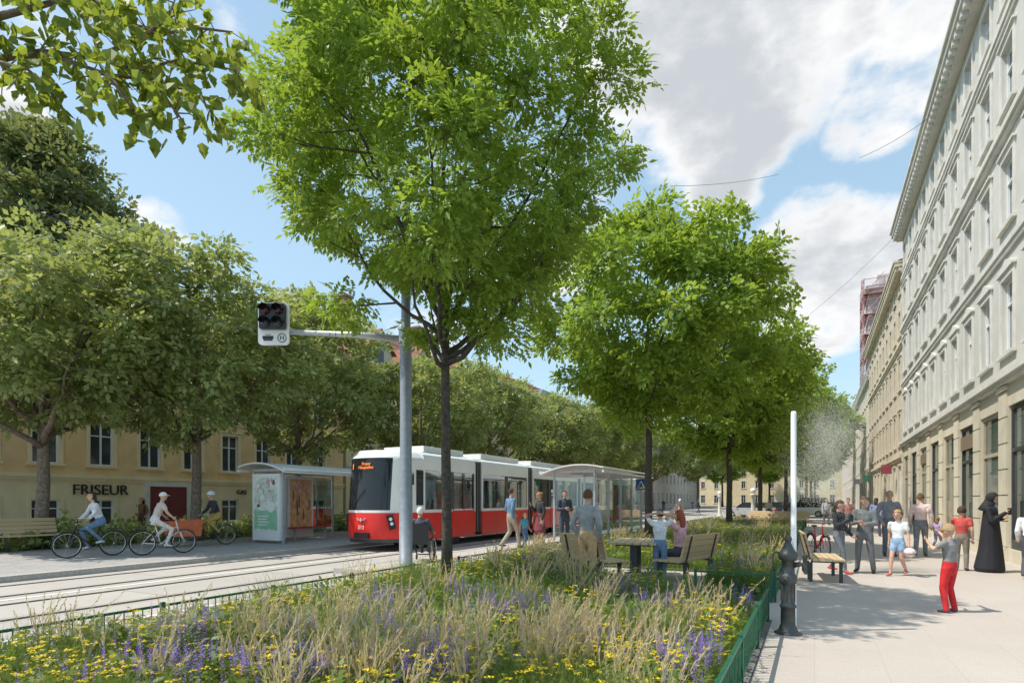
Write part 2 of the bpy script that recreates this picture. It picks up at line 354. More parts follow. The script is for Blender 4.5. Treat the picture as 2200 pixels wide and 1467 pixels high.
# seated pair and stretching person
person('young person in white shirt and jeans with hands behind the head',1418,1250,1.42,165,J=dict(le=(-.35,.0,1.60),re=(.35,.0,1.60),lw=(-.10,-.1,1.66),rw=(.10,-.1,1.66),lk=(-.11,.06,.49)),top=(.60,.60,.60),bot=(.13,.2,.32),shoe=(.5,.5,.5),hair=(.04,.025,.015),sleeve='short')
BR=at(1472,11.6)
person('woman in pink top sitting on the right bench with raised arms',h=1.8,loc=(BR[0]-.15,BR[1]+.2,0),rz=R(70),J=dict(hip=(0,0,.54),neck=(0,-.02,1.06),le=(-.30,.1,1.22),re=(.30,.1,1.22),lw=(-.1,.03,1.42),rw=(.1,.03,1.42),lk=(-.12,.42,.52),rk=(.12,.42,.52),la=(-.12,.44,.1),ra=(.12,.44,.1)),top=(.55,.30,.32),bot=(.05,.05,.06),hair=(.25,.06,.03),hs='long',female=True,sleeve='short')
person('white haired person standing beyond the wooden benches',1461,1136,1.7,200,J=HOLD,top=(.45,.42,.40),bot=(.12,.12,.14),hair=(.6,.6,.6),hs='grey')
# right pavement
person('woman in black top, grey leggings and red shoes lifting a phone',1802,1231,1.60,60,J={**PHONE,**WALK,'rw':(.1,.3,1.3),'re':(.22,.08,1.14)},top=(.03,.03,.035),bot=(.12,.13,.15),shoe=(.45,.04,.04),hs='long',female=True,legs='tight')
person('man in grey suit holding something in both hands, facing us',1857,1230,1.69,-10,J={**HOLD,**STANCE,'look':(0,1,-.3)},top=(.16,.17,.17),bot=(.13,.135,.14),hair=(.1,.07,.05))
person('bald man in grey jacket standing behind the suited man',1911,1195,1.88,10,J=POCKET,top=(.17,.18,.2),bot=(.10,.11,.13),hair=(.25,.2,.17),hs='grey')
person('girl in white tee and denim shorts carrying a helmet',1929,1237,1.38,-20,J=dict(WALK,lw=(-.28,.05,.86)),top=(.60,.60,.61),bot=(.22,.32,.45),shoe=(.4,.12,.1),hair=(.35,.2,.09),hs='bun',sleeve='short',legs='shorts',kid=True)
person('man in pale pink shirt and grey trousers walking away',1978,1197,1.80,178,J=WALK,top=(.56,.42,.39),bot=(.14,.15,.16),hair=(.15,.08,.05))
person('boy in cap and red trousers stretching one arm up',2040,1316,1.24,-125,J=dict(re=(.32,.26,1.44),rw=(.42,.48,1.56),le=(-.28,.12,1.28),lw=(-.2,.3,1.42),lk=(-.13,.04,.49),la=(-.17,-.06,.085),rk=(.12,.08,.5)),top=(.20,.19,.18),bot=(.46,.015,.02),shoe=(.04,.04,.05),hair=(.30,.20,.10),hs='cap',kid=True,sleeve='short',legs='trousers')
person('boy in red tee shirt turned away near the shop fronts',2066,1226,1.45,170,J=dict(le=(-.2,.15,1.2),lw=(-.1,.25,1.35)),top=(.40,.06,.05),bot=(.18,.15,.12),hair=(.05,.03,.02),sleeve='short',kid=True)
person('small child in lilac top beside the boy in red',2014,1180,1.05,150,J=WALK,top=(.35,.28,.45),bot=(.2,.2,.3),hair=(.2,.1,.05),hs='long',kid=True,sleeve='short')
person('person in long black robe and head scarf looking at a phone',2128,1229,1.76,80,J={**PHONE,'lw':(-.1,.2,1.2),'le':(-.22,0,1.13)},top=(.012,.012,.016),bot=(.012,.012,.016),shoe=(.3,.2,.15),hair=(.012,.012,.016),hs='hood',legs='robe')
person('person in white top at the right edge of the pavement',2214,1243,1.5,175,J=WALK,top=(.6,.6,.6),bot=(.05,.05,.06))
for i,(px,py,t,bo,lb,fa,fe) in enumerate([(1882,1152,(.15,.18,.35),(.05,.05,.08),'distant woman in blue jacket behind the suited man',170,True),(1822,1150,(.3,.12,.1),(.08,.08,.1),'distant person in rust red top left of the suited man',10,False),(1652,1118,(.4,.36,.32),(.1,.1,.12),'distant person in beige top beside the parked cars',0,True),(1700,1120,(.06,.07,.09),(.05,.05,.06),'distant person in black by the long wooden bench',180,False),(1775,1128,(.35,.35,.38),(.07,.08,.1),'distant person in light grey near the mist',20,False),(1500,1103,(.06,.07,.1),(.05,.05,.06),'far pedestrian in dark clothes crossing the road',60,False)]):
    person(lb,px,py,1.72,fa,J=WALK if i%2 else STANCE,top=t,bot=bo,female=fe,hs='long' if fe else 'short')
person('woman in brown outfit standing outside the ochre building',303,1146,1.72,0,J=dict(POCKET),top=(.16,.08,.04),bot=(.10,.05,.03),hair=(.2,.08,.03),hs='long',female=True)
# ---------------------------------------------------------------- bicycles
def wheel(root,c,r,name='wheel'):
    w=MB().ring(c,r-.018,.018,'x',32,6).build(name,'rubber',root,True)
    MB().ring(c,r-.045,.011,'x',32,5).build('rim','chrome',w,True)
    sp=MB()
    for k in range(14):
        a=2*math.pi*k/14; sp.tube([c,(c[0],c[1]+(r-.04)*math.cos(a),c[2]+(r-.04)*math.sin(a))],.002,4)
    sp.tube([(c[0]-.04,c[1],c[2]),(c[0]+.04,c[1],c[2])],.02,8); sp.build('spokes','chrome',w)
def bicycle(label,loc,rz,fm,cargo=False):
    b=thing('bicycle' if not cargo else 'cargo_bicycle',label,'bicycle',loc,rz,None)
    fx=1.15 if cargo else .52; fr=.25 if cargo else .34
    wheel(b,(0,-.52,.34),.34); wheel(b,(0,fx,fr),fr)
    f=MB(); f.tube([(0,-.52,.34),(0,-.08,.28)],.012); f.tube([(0,-.08,.28),(0,-.22,.82)],.016); f.tube([(0,-.2,.72),(0,-.52,.34)],.010)
    f.tube([(0,-.08,.28),(0,.36,.62)],.018); f.tube([(0,-.17,.6),(0,.33,.74)],.014); f.tube([(0,.38,.6),(0,.31,.9)],.018)
    if cargo: f.tube([(0,-.08,.28),(0,.5,.2),(0,1.15,.3)],.022)
    else:
        for s in(-1,1): f.tube([(s*.03,.4,.62),(s*.05,.52,.34)],.011)
    f.tube([(0,.31,.9),(0,.29,1.02)],.012); f.build('frame',fm,b,True)
    h=MB().tube([(-.3,.14,1.03),(-.2,.26,1.04),(0,.3,1.02),(.2,.26,1.04),(.3,.14,1.03)],.012,8); h.build('handlebar','chrome',b,True)
    s=MB().ball((0,-.26,.90),(.075,.12,.03),0,12); s.tube([(0,-.22,.8),(0,-.25,.89)],.012); s.build('saddle','black',b,True)
    p=MB(); p.ring((.03,-.08,.28),.09,.006,'x'); p.tube([(.06,-.08,.28),(.06,.06,.2)],.01); p.tube([(-.06,-.08,.28),(-.06,-.22,.36)],.01); p.box(.06,.15,.02,.1,.19,.21); p.box(-.15,-.06,-.26,-.18,.35,.37); p.build('pedals','dsteel',b)
    g=MB()
    for c,r,a0,a1 in (((0,-.52,.34),.37,20,200),)+((((0,.52,.34),.37,40,170),) if not cargo else ()):
        g.tube([(0,c[1]+r*math.cos(R(a)),c[2]+r*math.sin(R(a))) for a in range(a0,a1,15)],[(.03,.004)]*len(range(a0,a1,15)),6,0,side=(1,0,0))
    g.build('mudguard','dsteel',b)
    MB().box(-.07,.07,-.8,-.45,.735,.745).build('rack','dsteel',b)
    if cargo:
        c=MB(); 
        c.prism([(.42,.34),(1.25,.36),(1.38,.82),(.34,.88)],'x',-.30,-.27); c.prism([(.42,.34),(1.25,.36),(1.38,.82),(.34,.88)],'x',.27,.30)
        c.prism([(.42,.34),(.45,.34),(.37,.88),(.34,.88)],'x',-.27,.27); c.prism([(1.22,.36),(1.25,.36),(1.38,.82),(1.35,.82)],'x',-.27,.27); c.box(-.27,.27,.45,1.22,.34,.37)
        c.build('cargo_box','boxor',b)
    return b
RIDE=dict(hip=(0,-.24,.99),neck=(0,-.06,1.47),head=(0,-.01,1.66),le=(-.25,.0,1.2),re=(.25,.0,1.2),lw=(-.28,.13,1.07),rw=(.28,.13,1.07),rk=(.12,.18,.72),ra=(.1,.02,.28),lk=(-.12,.12,.80),la=(-.1,-.24,.44))
LP=.115
p1=(*G(195,1196,LP),LP); p2=(*G(352,1190,LP),LP); p3=(*G(452,1171,LP),LP)
bicycle('black city bicycle ridden by the woman in grey jacket',p1,R(172),'black')
person('woman in pale grey jacket and jeans riding the black bicycle',h=1.68,loc=p1,rz=R(172),J=RIDE,top=(.48,.48,.50),bot=(.10,.17,.28),shoe=(.5,.5,.5),hair=(.03,.02,.015),hs='long',female=True,legs='tight')
bicycle('white bicycle ridden past by the woman in cream clothes',p2,R(-12),'white')
person('woman in cream top and white trousers riding the white bicycle',h=1.68,loc=p2,rz=R(-12),J=RIDE,top=(.45,.38,.34),bot=(.56,.54,.52),shoe=(.5,.5,.5),hair=(.6,.55,.5),hs='cap',female=True,legs='tight',sleeve='short')
bicycle('cargo bicycle with an orange box in front of the rider',p3,R(168),'dsteel',True)
person('cyclist in black top, ochre trousers and helmet on the cargo bicycle',h=1.75,loc=p3,rz=R(168),J=RIDE,top=(.03,.03,.035),bot=(.40,.25,.07),shoe=(.05,.05,.05),hair=(.55,.55,.55),hs='helmet',legs='tight')
bx=(p3[0]-.85*math.sin(R(168))*1,p3[1]+.85*math.cos(R(168)))
person('small child sitting in the orange cargo box',h=1.0,loc=(*bx,.22),rz=R(-12),kid=True,J=dict(hip=(0,0,.54),neck=(0,-.02,1.06),le=(-.25,.05,.85),re=(.25,.05,.85),lw=(-.2,.22,.8),rw=(.2,.22,.8),lk=(-.1,.35,.55),rk=(.1,.35,.55),la=(-.1,.4,.45),ra=(.1,.4,.45)),top=(.5,.15,.12),bot=(.2,.2,.3),hair=(.5,.2,.1),hs='helmet',sleeve='short')
pb=G(1757,1200); bicycle('parked white and red city bicycle beside the mist pole',pb,R(200),'red')
for i,(px,py) in enumerate(((1425,1098),(1487,1096))):
    q=G(px,py); lab=('left','right')[i]
    bicycle(f'far bicycle on the road, {lab} of two distant ones',q,R(180),'dsteel')
    person(f'far cyclist in dark clothes, {lab} of the two riding on the road',h=1.75,loc=(*q,0),rz=R(180),J=RIDE,top=(.05,.06,.08),bot=(.05,.05,.06),legs='tight')
# wheelchair and its user
wl=(*G(905,1205,PZ),PZ); wr_=math.atan2(wl[0],-wl[1])+R(165)
wc=thing('wheelchair','black wheelchair seen from behind on the platform end','wheelchair',wl,wr_)
for s in(-1,1):
    w=MB().ring((s*.29,-.05,.3),.285,.016,'x',32,6).build('wheel','rubber',wc,True); MB().ring((s*.32,-.05,.3),.25,.008,'x').build('push_rim','chrome',w,True)
    sp=MB(); [sp.tube([(s*.29,-.05,.3),(s*.29,-.05+.28*math.cos(k*.52),.3+.28*math.sin(k*.52))],.0025,4) for k in range(12)]; sp.build('spokes','chrome',w)
    MB().ring((s*.22,.38,.07),.055,.014,'x',16,6).build('caster','rubber',wc,True)
MB().box(-.22,.22,-.2,.24,.42,.47).build('seat','black',wc); MB().box(-.22,.22,-.25,-.2,.44,.92).build('backrest','black',wc)
f=MB()
for s in(-1,1):
    f.tube([(s*.24,-.24,.45),(s*.24,-.26,.96),(s*.24,-.36,.98)],.013); f.tube([(s*.24,-.22,.4),(s*.24,.25,.4),(s*.22,.42,.15)],.013); f.tube([(s*.26,-.2,.66),(s*.26,.16,.66),(s*.24,.2,.4)],.012); f.tube([(s*.24,.2,.4),(s*.22,.38,.12)],.01)
f.box(-.2,.2,.36,.52,.12,.14); f.build('frame','dsteel',wc,True)
person('white haired person in dark jacket sitting in the wheelchair',h=1.7,loc=wl,rz=wr_,J=dict(hip=(0,-.08,.55),neck=(0,-.14,1.06),le=(-.27,-.08,.82),re=(.27,-.08,.82),lw=(-.26,.14,.73),rw=(.26,.14,.73),lk=(-.1,.34,.55),rk=(.1,.34,.55),la=(-.1,.42,.23),ra=(.1,.42,.23)),top=(.05,.06,.08),bot=(.06,.06,.07),hair=(.62,.62,.62),hs='grey')
# carried things
def near(o,v): 
    p=Matrix.Translation(o.location)@Matrix.Rotation(o.rotation_euler.z,4,'Z')@Matrix.Scale(o.scale[0],4)@Vector(v); return p
girl=[o for o in bpy.data.objects if o.get('label','').startswith('girl in white')][0]
hp=near(girl,(-.30,.06,.66)); hh=MB().ball((0,0,0),(.11,.13,.10),0,14); hh.ball((0,0,-.02),(.112,.132,.03),1,14); tag(hh.build('bicycle_helmet',[cm((.55,.5,.5)),cm((.4,.08,.08))],None,True,hp),'white and red helmet held in the girl\'s hand','helmet')
wm=[o for o in bpy.data.objects if o.get('label','').startswith('woman in black top and dark red')][0]
hb_=thing('handbag','brown shoulder bag at the side of the waiting woman','bag',near(wm,(.27,0,.85)),wm.rotation_euler.z)
MB().prism([(-.13,-.1),(.13,-.1),(.11,.12),(-.11,.12)],'x',-.04,.04).build('pouch',cm((.2,.07,.05)),hb_); MB().tube([(0,-.1,.1),(-.02,-.08,.4),(-.04,0,.5),(-.02,.08,.4),(0,.1,.1)],.008,6).build('strap',cm((.2,.07,.05)),hb_)
for lab,v,nm in (('woman in black top, grey',(.1,.36,1.34),'phone of the woman in grey leggings'),('person in long black',(.08,.34,1.36),'phone held up by the person in black robe')):
    q=[o for o in bpy.data.objects if o.get('label','').startswith(lab)][0]; tag(MB().box(-.036,.036,-.005,.005,-.075,.075).build('phone','black',None,False,near(q,v)),'black '+nm,'phone')
# ---------------------------------------------------------------- ground
sheet('ground',-260,260,-60,420,0,'asphalt')
sheet('track_slab',-14.2,-6.45,-30,160,.004,'road')
for i,D in enumerate((-13.42,-11.98,-11.02,-9.58)):
    s=MB(); s.box(D-.035,D+.035,-30,150,.005,.012,0); s.box(D+.05,D+.085,-30,150,.005,.009,0); tag(s.build('rail','steel'),kind='structure')
for D in (-11.5,-8.15): sheet('lane_marking',D-.05,D+.05,-20,150,.009,'line')
s=MB(); s.box(-22.6,-14.2,-30,150,-.1,.115); tag(s.build('left_pavement','lwalk'),kind='structure')
s=MB(); s.box(-14.2,-13.98,-30,150,-.1,.125); tag(s.build('kerb','kerb'),kind='structure')
s=MB(); s.box(-29.2,-22.6,-30,150,-.1,.13); tag(s.build('building_forecourt','lwalk'),kind='structure')
s=MB(); s.box(-9.15,-6.45,9.5,60,-.1,PZ-.001); tag(s.build('tram_platform','walk'),kind='structure')
s=MB(); s.box(-9.35,-9.15,9.5,60,-.1,PZ+.006); tag(s.build('platform_kerb','kerb'),kind='structure')
sheet('pavement',-.5,4.6,-30,160,.012,'walk')
sheet('cross_path',-6.4,-.5,8.5,13.4,.008,'walk')
for nm,a in (('planting_bed',(-6.4,-.6,-3,8.5)),('planting_bed',(-6.4,-2.1,8.501,9.65)),('planting_bed',(-6.4,-4.5,9.651,13.4)),('planting_bed',(-1.75,-.6,10.0,13.4)),('planting_bed',(-6.3,-.6,13.401,44))):
    s=MB(); s.box(a[0],a[1],a[2],a[3],-.1,.05); tag(s.build(nm,'soil'),kind='structure')
# ---------------------------------------------------------------- fences
def fence(p,q,label,sp=1.5,group=None):
    p=Vector((*p,0)); q=Vector((*q,0)); L=(q-p).length; r=thing('low_fence',label,'fence',p,math.atan2(q.y-p.y,q.x-p.x),group)
    MB().box(0,L,-.015,.015,.425,.45).build('top_rail','fgreen',r); MB().box(0,L,-.010,.010,.09,.11).build('bottom_rail','fgreen',r)
    n=max(1,round(L/sp))
    for i in range(n+1):
        x=L*i/n; MB().box(-.02,.02,-.02,.02,0,.475).build('post','fgreen',r,loc=(x,.0,0))
    pk=MB(); k=int(L/.095)
    for i in range(1,k): x=L*i/k; pk.tube([(x,0,.11),(x,0,.425)],.0065,5)
    pk.build('pickets','fgreen',r)
fence((-6.42,-2),(-6.42,8.4),'low green fence between the flower bed and the tram track')
fence((-.55,.5),(-.55,8.4),'low green fence along the right edge of the front flower bed')
fence((-1.75,9.95),(-.6,9.95),'short green fence facing the cross path beside the bench')
fence((-.55,10.0),(-.55,43),'long green fence along the second flower bed')
fence((-6.42,8.5),(-6.42,43),'low green fence between second bed and tram platform')
# ---------------------------------------------------------------- benches, table
def bench(label,loc,rz,w=1.5,group=None):
    r=thing('park_bench',label,'bench',loc,rz,group)
    s=MB(); [s.box(-w/2,w/2,-.25+k*.115,-.25+k*.115+.10,.43,.465) for k in range(5)]; s.build('seat','wood',r)
    X=Matrix.Translation((0,-.27,.5))@Matrix.Rotation(R(14),4,'X'); s=MB(); [s.box(-w/2,w/2,-.02,.015,k*.12,k*.12+.105,0,X) for k in range(4)]; s.build('backrest','wood',r)
    for sx in(-1,1):
        x=sx*(w/2-.2); l=MB(); l.box(x-.03,x+.03,-.27,.3,.39,.43); l.box(x-.03,x+.03,.22,.28,0,.39); l.box(x-.03,x+.03,-.3,-.24,0,.39); l.box(x-.03,x+.03,-.33,-.3,.05,.42); l.box(x-.02,x+.02,-.04,-.02,-.05,.45,0,X); l.build('leg','dsteel',r)
    return r
BL=at(1278,11.5); TB=at(1366,12.2)
bench('wooden bench left of the outdoor table',BL,R(-28),1.25)
bench('wooden bench right of the outdoor table with its back to the pavement',BR,R(75),1.5)
t=thing('picnic_table','wooden slatted table on grey legs between two benches','table',TB,R(10))
s=MB(); [s.box(-.45+k*.155,-.45+k*.155+.14,-.8,.8,.73,.765) for k in range(6)]; s.build('table_top','wood',t)
for sy in(-1,1): MB().box(-.06,.06,sy*.55-.05,sy*.55+.05,0,.69).box(-.35,.35,sy*.55-.04,sy*.55+.04,.69,.73).box(-.3,.3,sy*.55-.05,sy*.55+.05,0,.03).build('leg','dsteel',t)
bench('wooden bench on the right pavement beside the mist pole',G(1768,1243),R(-85),1.6)
bench('wooden park bench at the left edge before the ochre building',(*G(62,1190),.115),R(-90),1.7)
bench('long wooden bench in the distance beyond the second bed',G(1668,1131),R(180-15),3.6)
# ---------------------------------------------------------------- pump and mist pole
pp=G(1693,1362); u=thing('water_pump','dark cast iron water pump with lever at the fence corner','pump',pp,R(-10))
pf=[(.155,0),(.155,.025),(.12,.04),(.10,.07),(.092,.1),(.082,.12),(.08,.32),(.09,.325),(.094,.345),(.08,.37),(.074,.38),(.072,.6),(.092,.615),(.1,.64),(.1,.70),(.088,.72),(.072,.735),(.07,.88),(.092,.89),(.108,.92),(.112,.96),(.1,.985),(.08,1.0),(.055,1.04),(.04,1.08),(.03,1.1),(.042,1.13),(.042,1.155),(.02,1.19)]
MB().lathe(pf,24).build('body','iron',u,True)
for k in range(8): MB().box(math.cos(k*.785)*.074-.007,math.cos(k*.785)*.074+.007,math.sin(k*.785)*.074-.007,math.sin(k*.785)*.074+.007,.39,.6).build('rib','iron',u)
MB().tube([(.06,0,.83),(.13,-.0,.85),(.17,0,.84),(.18,0,.78)],[.032,.028,.026,.03],12).build('spout','iron',u,True)
MB().tube([(-.08,0,.97),(-.15,0,.98),(-.175,.0,.93),(-.165,0,.82),(-.155,.0,.74)],[.016,.016,.012,.010,.014],8).build('lever','iron',u,True)
MB().ball((.0,-.09,.67),(.032,.04,.032)).build('valve','iron',u,True); MB().tube([(-.09,0,.67),(-.125,0,.67)],.026,10).build('valve_cap','iron',u,True)
mp=at(1705,7.05); tag(MB().lathe([(.07,0),(.07,.02),(.032,.03),(.032,2.65),(.026,2.68)],14).build('mist_pole','white',None,True,(mp[0],mp[1],0)),'tall slim white mist pole rising beside the pump','pole')
# ---------------------------------------------------------------- signal pole
sp=G(872,1245); rzs=TH
u=thing('tram_signal_pole','tall grey pole carrying the tram signal on a long arm','signal pole',sp,rzs)
MB().lathe([(.2,0),(.2,.04),(.135,.06),(.135,1.9),(.12,1.95),(.12,4.9),(.095,5.0),(.085,7.8),(.06,7.85)],18).build('pole','galv2',u,True)
MB().tube([(0,0,4.85),(-.9,0,4.94),(-2.35,0,5.0)],[.075,.065,.05],12).build('arm','galv',u,True)
MB().lathe([(.14,4.7),(.145,4.72),(.145,5.02),(.14,5.04)],14).build('clamp','galv',u,True)
pn=MB(); 
def rrect(x0,x1,z0,z1,r):
    o=[]
    for cx,cz,a0 in((x1-r,z1-r,0),(x0+r,z1-r,90),(x0+r,z0+r,180),(x1-r,z0+r,270)):
        for k in range(5): a=R(a0+k*22.5); o.append((cx+r*math.cos(a),cz+r*math.sin(a)))
    return o
sg=pn.prism(rrect(-2.95,-2.33,4.72,5.57,.08),'y',-.09,-.05).build('sign_panel','white',u)
hsn=MB().prism(rrect(-2.90,-2.38,5.02,5.53,.04),'y',-.17,-.092).build('signal_housing','black',u)
lensm=mat('dark_red_lens',(.045,.012,.012),.2,0,0)
for i in range(2):
    for j in range(2):
        cx=-2.77+i*.26; cz=5.15+j*.25; q=MB(); q.tube([(cx,-.172,cz),(cx,-.19,cz)],.095,16); q.build('signal_lens',lensm if j else 'bglass',u,True); 
        hdn=MB(); a=[R(x) for x in range(0,181,20)]; hdn.add([(cx+.105*math.cos(k),-.172,cz+.105*math.sin(k)) for k in a]+[(cx+.105*math.cos(k),-.29,cz+.105*math.sin(k)) for k in a],[(k,k+1,k+1+len(a),k+len(a)) for k in range(len(a)-1)]); hdn.build('visor','black',u)
text('H',.13,'black',u,face_mY(-2.47,-.094,4.86),'stop_letter'); MB().ring((-2.47,-.094,4.86),.085,.007,'y').build('letter_ring','black',u)
tr=MB(); tr.prism(rrect(-2.86,-2.64,4.84,4.9,.02),'y',-.1,-.091); tr.box(-2.84,-2.66,-.1,-.091,4.805,4.825); tr.box(-2.8,-2.7,-.1,-.091,4.92,4.93); [tr.box(-2.84+k*.05,-2.81+k*.05,-.1,-.091,4.825,4.84) for k in range(4)]; tr.build('tram_pictogram','black',u)
# ---------------------------------------------------------------- tram
T=thing('tram','red and white low floor tram standing at the stop','tram',(-12.60,14.0,0)); W=1.15
def sb(z): return max(0,z-1.1)*.09+ (max(0,.55-z)*.3)
zs=[.28,.4,.55,.8,1.0,1.14,1.22,1.3,1.42,1.6,2.0,2.4,2.8,2.95,3.02,3.12,3.2]; A=[R(a) for a in range(-90,91,9)]
nv=MB(); rows=[]
for z in zs:
    k=1 if z<2.95 else 1-(z-2.95)*.7
    for a in A:
        x=W*k*math.copysign(abs(math.sin(a))**.86,math.sin(a)); y=1.35*(1-abs(math.cos(a))**.8)+sb(z)+max(0,z-2.95)*.6; nv.v.append((x,min(y,1.7),z))
    nv.v[-1]=(W*k,1.7,z); nv.v[-len(A)]=(-W*k,1.7,z)
n=len(A)
for i in range(len(zs)-1):
    for j in range(n-1):
        zc=(zs[i]+zs[i+1])/2; mid=abs((j+.5)-(n-1)/2)
        mi=1 if zc<1.22 else 0
        if 1.3<zc<2.95 and mid<5: mi=2
        if zc<.4: mi=3
        nv.f.append([i*n+j,i*n+j+1,(i+1)*n+j+1,(i+1)*n+j]); nv.m.append(mi)
nv.f.append(list(range((len(zs)-1)*n,len(zs)*n))); nv.m.append(0)
nv.build('cab_front',['tramwhite','red','bglass','dsteel'],T,True)
for s in(-1,1):
    hl_=MB(); X=Matrix.Translation((s*.88,.36,.92))@Matrix.Rotation(R(s*52),4,'Z')@Matrix.Rotation(R(s*-14),4,'Y')
    hl_.box(-.10,.10,-.07,.05,-.22,.24,1,X); hl_.ball((0,-.07,.11),(.055,.02,.055),0,10,X); hl_.ball((0,-.07,-.04),(.055,.02,.055),0,10,X); hl_.build('headlight',['light','black'],T)
    MB().box(s*(W-.002),s*(W+.006),1.30,1.68,1.45,2.6).build('side_window','bglass',T)
MB().box(-.30,.30,-.02,.06,.42,.6).build('coupler_cover','black',T)
text('313',.17,'white',T,face_mY(0,-.02,.76),'fleet_number')
em=MB(); em.prism([(-.09,1.06),(.09,1.06),(.09,.99),(0,.92),(-.09,.99)],'y',-.04,-.01,0); em.box(-.09,.09,-.045,-.04,.99,1.01,1); em.box(-.012,.012,-.045,-.04,.94,1.06,1)
for s in(-1,1):
    for k in range(3): em.box(s*.11,s*(.18-k*.02),-.03,.01,1.04-k*.03,1.05-k*.03,1)
em.build('emblem',['red','white'],T)
tl=Matrix.Rotation(R(-5.1),4,'X')
text('1',.26,'orange',T,Matrix.Translation((-.42,.10,2.66))@tl@RX,'line_number',.004)
text('Prater\nHauptallee',.14,'orange',T,Matrix.Translation((.1,.10,2.70))@tl@RX,'destination_display',.004)
MB().tube([(-.4,.04,1.4),(-.1,.03,1.75),(.1,.05,1.95)],.012,6).build('wiper','black',T)
for s in(-1,1): MB().tube([(s*1.1,1.2,2.5),(s*1.27,.95,2.4)],.02,6).box(s*1.25-.06,s*1.25+.06,.92,.97,2.1,2.42).build('mirror','black',T)
mods=[(1.7,5.0),(5.5,9.6),(10.1,15.8),(16.3,21.0),(21.5,29.0)]
for k,(a,b_) in enumerate(mods):
    md=MB(); L_=b_-a
    nw=max(2,round(L_/1.9)); wd=L_/nw
    for s in(-1,1):
        x0,x1=s*(W-.06),s*W
        md.box(x0,x1,a,b_,.3,1.2,1); md.box(x0,x1,a,b_,1.2,1.3,0); md.box(x0,x1,a,b_,2.62,3.0,0)
        for i in range(nw+1):
            y=a+i*wd; y0=max(a,y-.09); y1=min(b_,y+.09); md.box(x0,x1,y0,y1,1.3,2.62,0 if i in(0,nw) else 2)
    md.box(-W+.06,W-.06,a,b_,.3,.38,3)
    pr=[(-W,3.0),(W,3.0),(W-.04,3.12),(W-.2,3.22),(0,3.27),(-W+.2,3.22),(-W+.04,3.12)]; md.prism(pr,'y',a,b_,0)
    body=md.build('car_body',['tramwhite','red','tgrey','dsteel'],T)
    MB().box(-.85,.85,a+.4,b_-.4,3.25,3.46,0).box(-.86,.86,a+.9,a+1.0,3.25,3.47,0).build('roof_unit','tramwhite',T)
    for s in(-1,1):
        for i in range(nw):
            door=(i==nw//2 and k!=1)
            y0=a+i*wd+.09; y1=a+(i+1)*wd-.09
            if door:
                d=MB(); x=s*(W+.012); d.box(s*W,x,y0,y1,.36,1.25,0); d.box(s*W,x,y0,y0+.05,1.25,2.6,1); d.box(s*W,x,y1-.05,y1,1.25,2.6,1); d.box(s*W,x,(y0+y1)/2-.03,(y0+y1)/2+.03,1.25,2.6,1); d.build('door',['tramwhite' if k%2 else 'red','tgrey'],T)
            g_=MB(); g_.box(s*(W-.03),s*(W-.022),y0,y1,1.3,2.62); g_.build('window','tglass',T)
    it=MB(); it.box(-.95,.95,a,b_,2.7,2.75,0)
    for i in range(nw*2):
        y=a+.4+i*L_/(nw*2)
        for s in(-1,1): it.box(s*.45,s*.95,y,y+.42,.75,.82,1); it.box(s*.45,s*.95,y,y+.06,.82,1.5,1)
        it.tube([(.3 if i%2 else -.3,y,.38),(.3 if i%2 else -.3,y,2.7)],.02,6,2)
    it.build('interior',['cream','seat','chrome'],T)
    if k%2==0:
        for yy in (a+(b_-a)*.3,a+(b_-a)*.3+1.5):
            for s in(-1,1): MB().tube([(s*.62,yy,.31),(s*.78,yy,.31)],.30,20).build('wheel','dsteel',T)
for k in range(4):
    y0=mods[k][1]; y1=mods[k+1][0]; be=MB()
    for i in range(5):
        t0=y0+(y1-y0)*i/5; e=W-.05-(.04 if i%2 else 0); be.box(-e,e,t0,t0+(y1-y0)/5,.4,3.1-(.03 if i%2 else 0))
    be.build('bellows','tgrey',T)
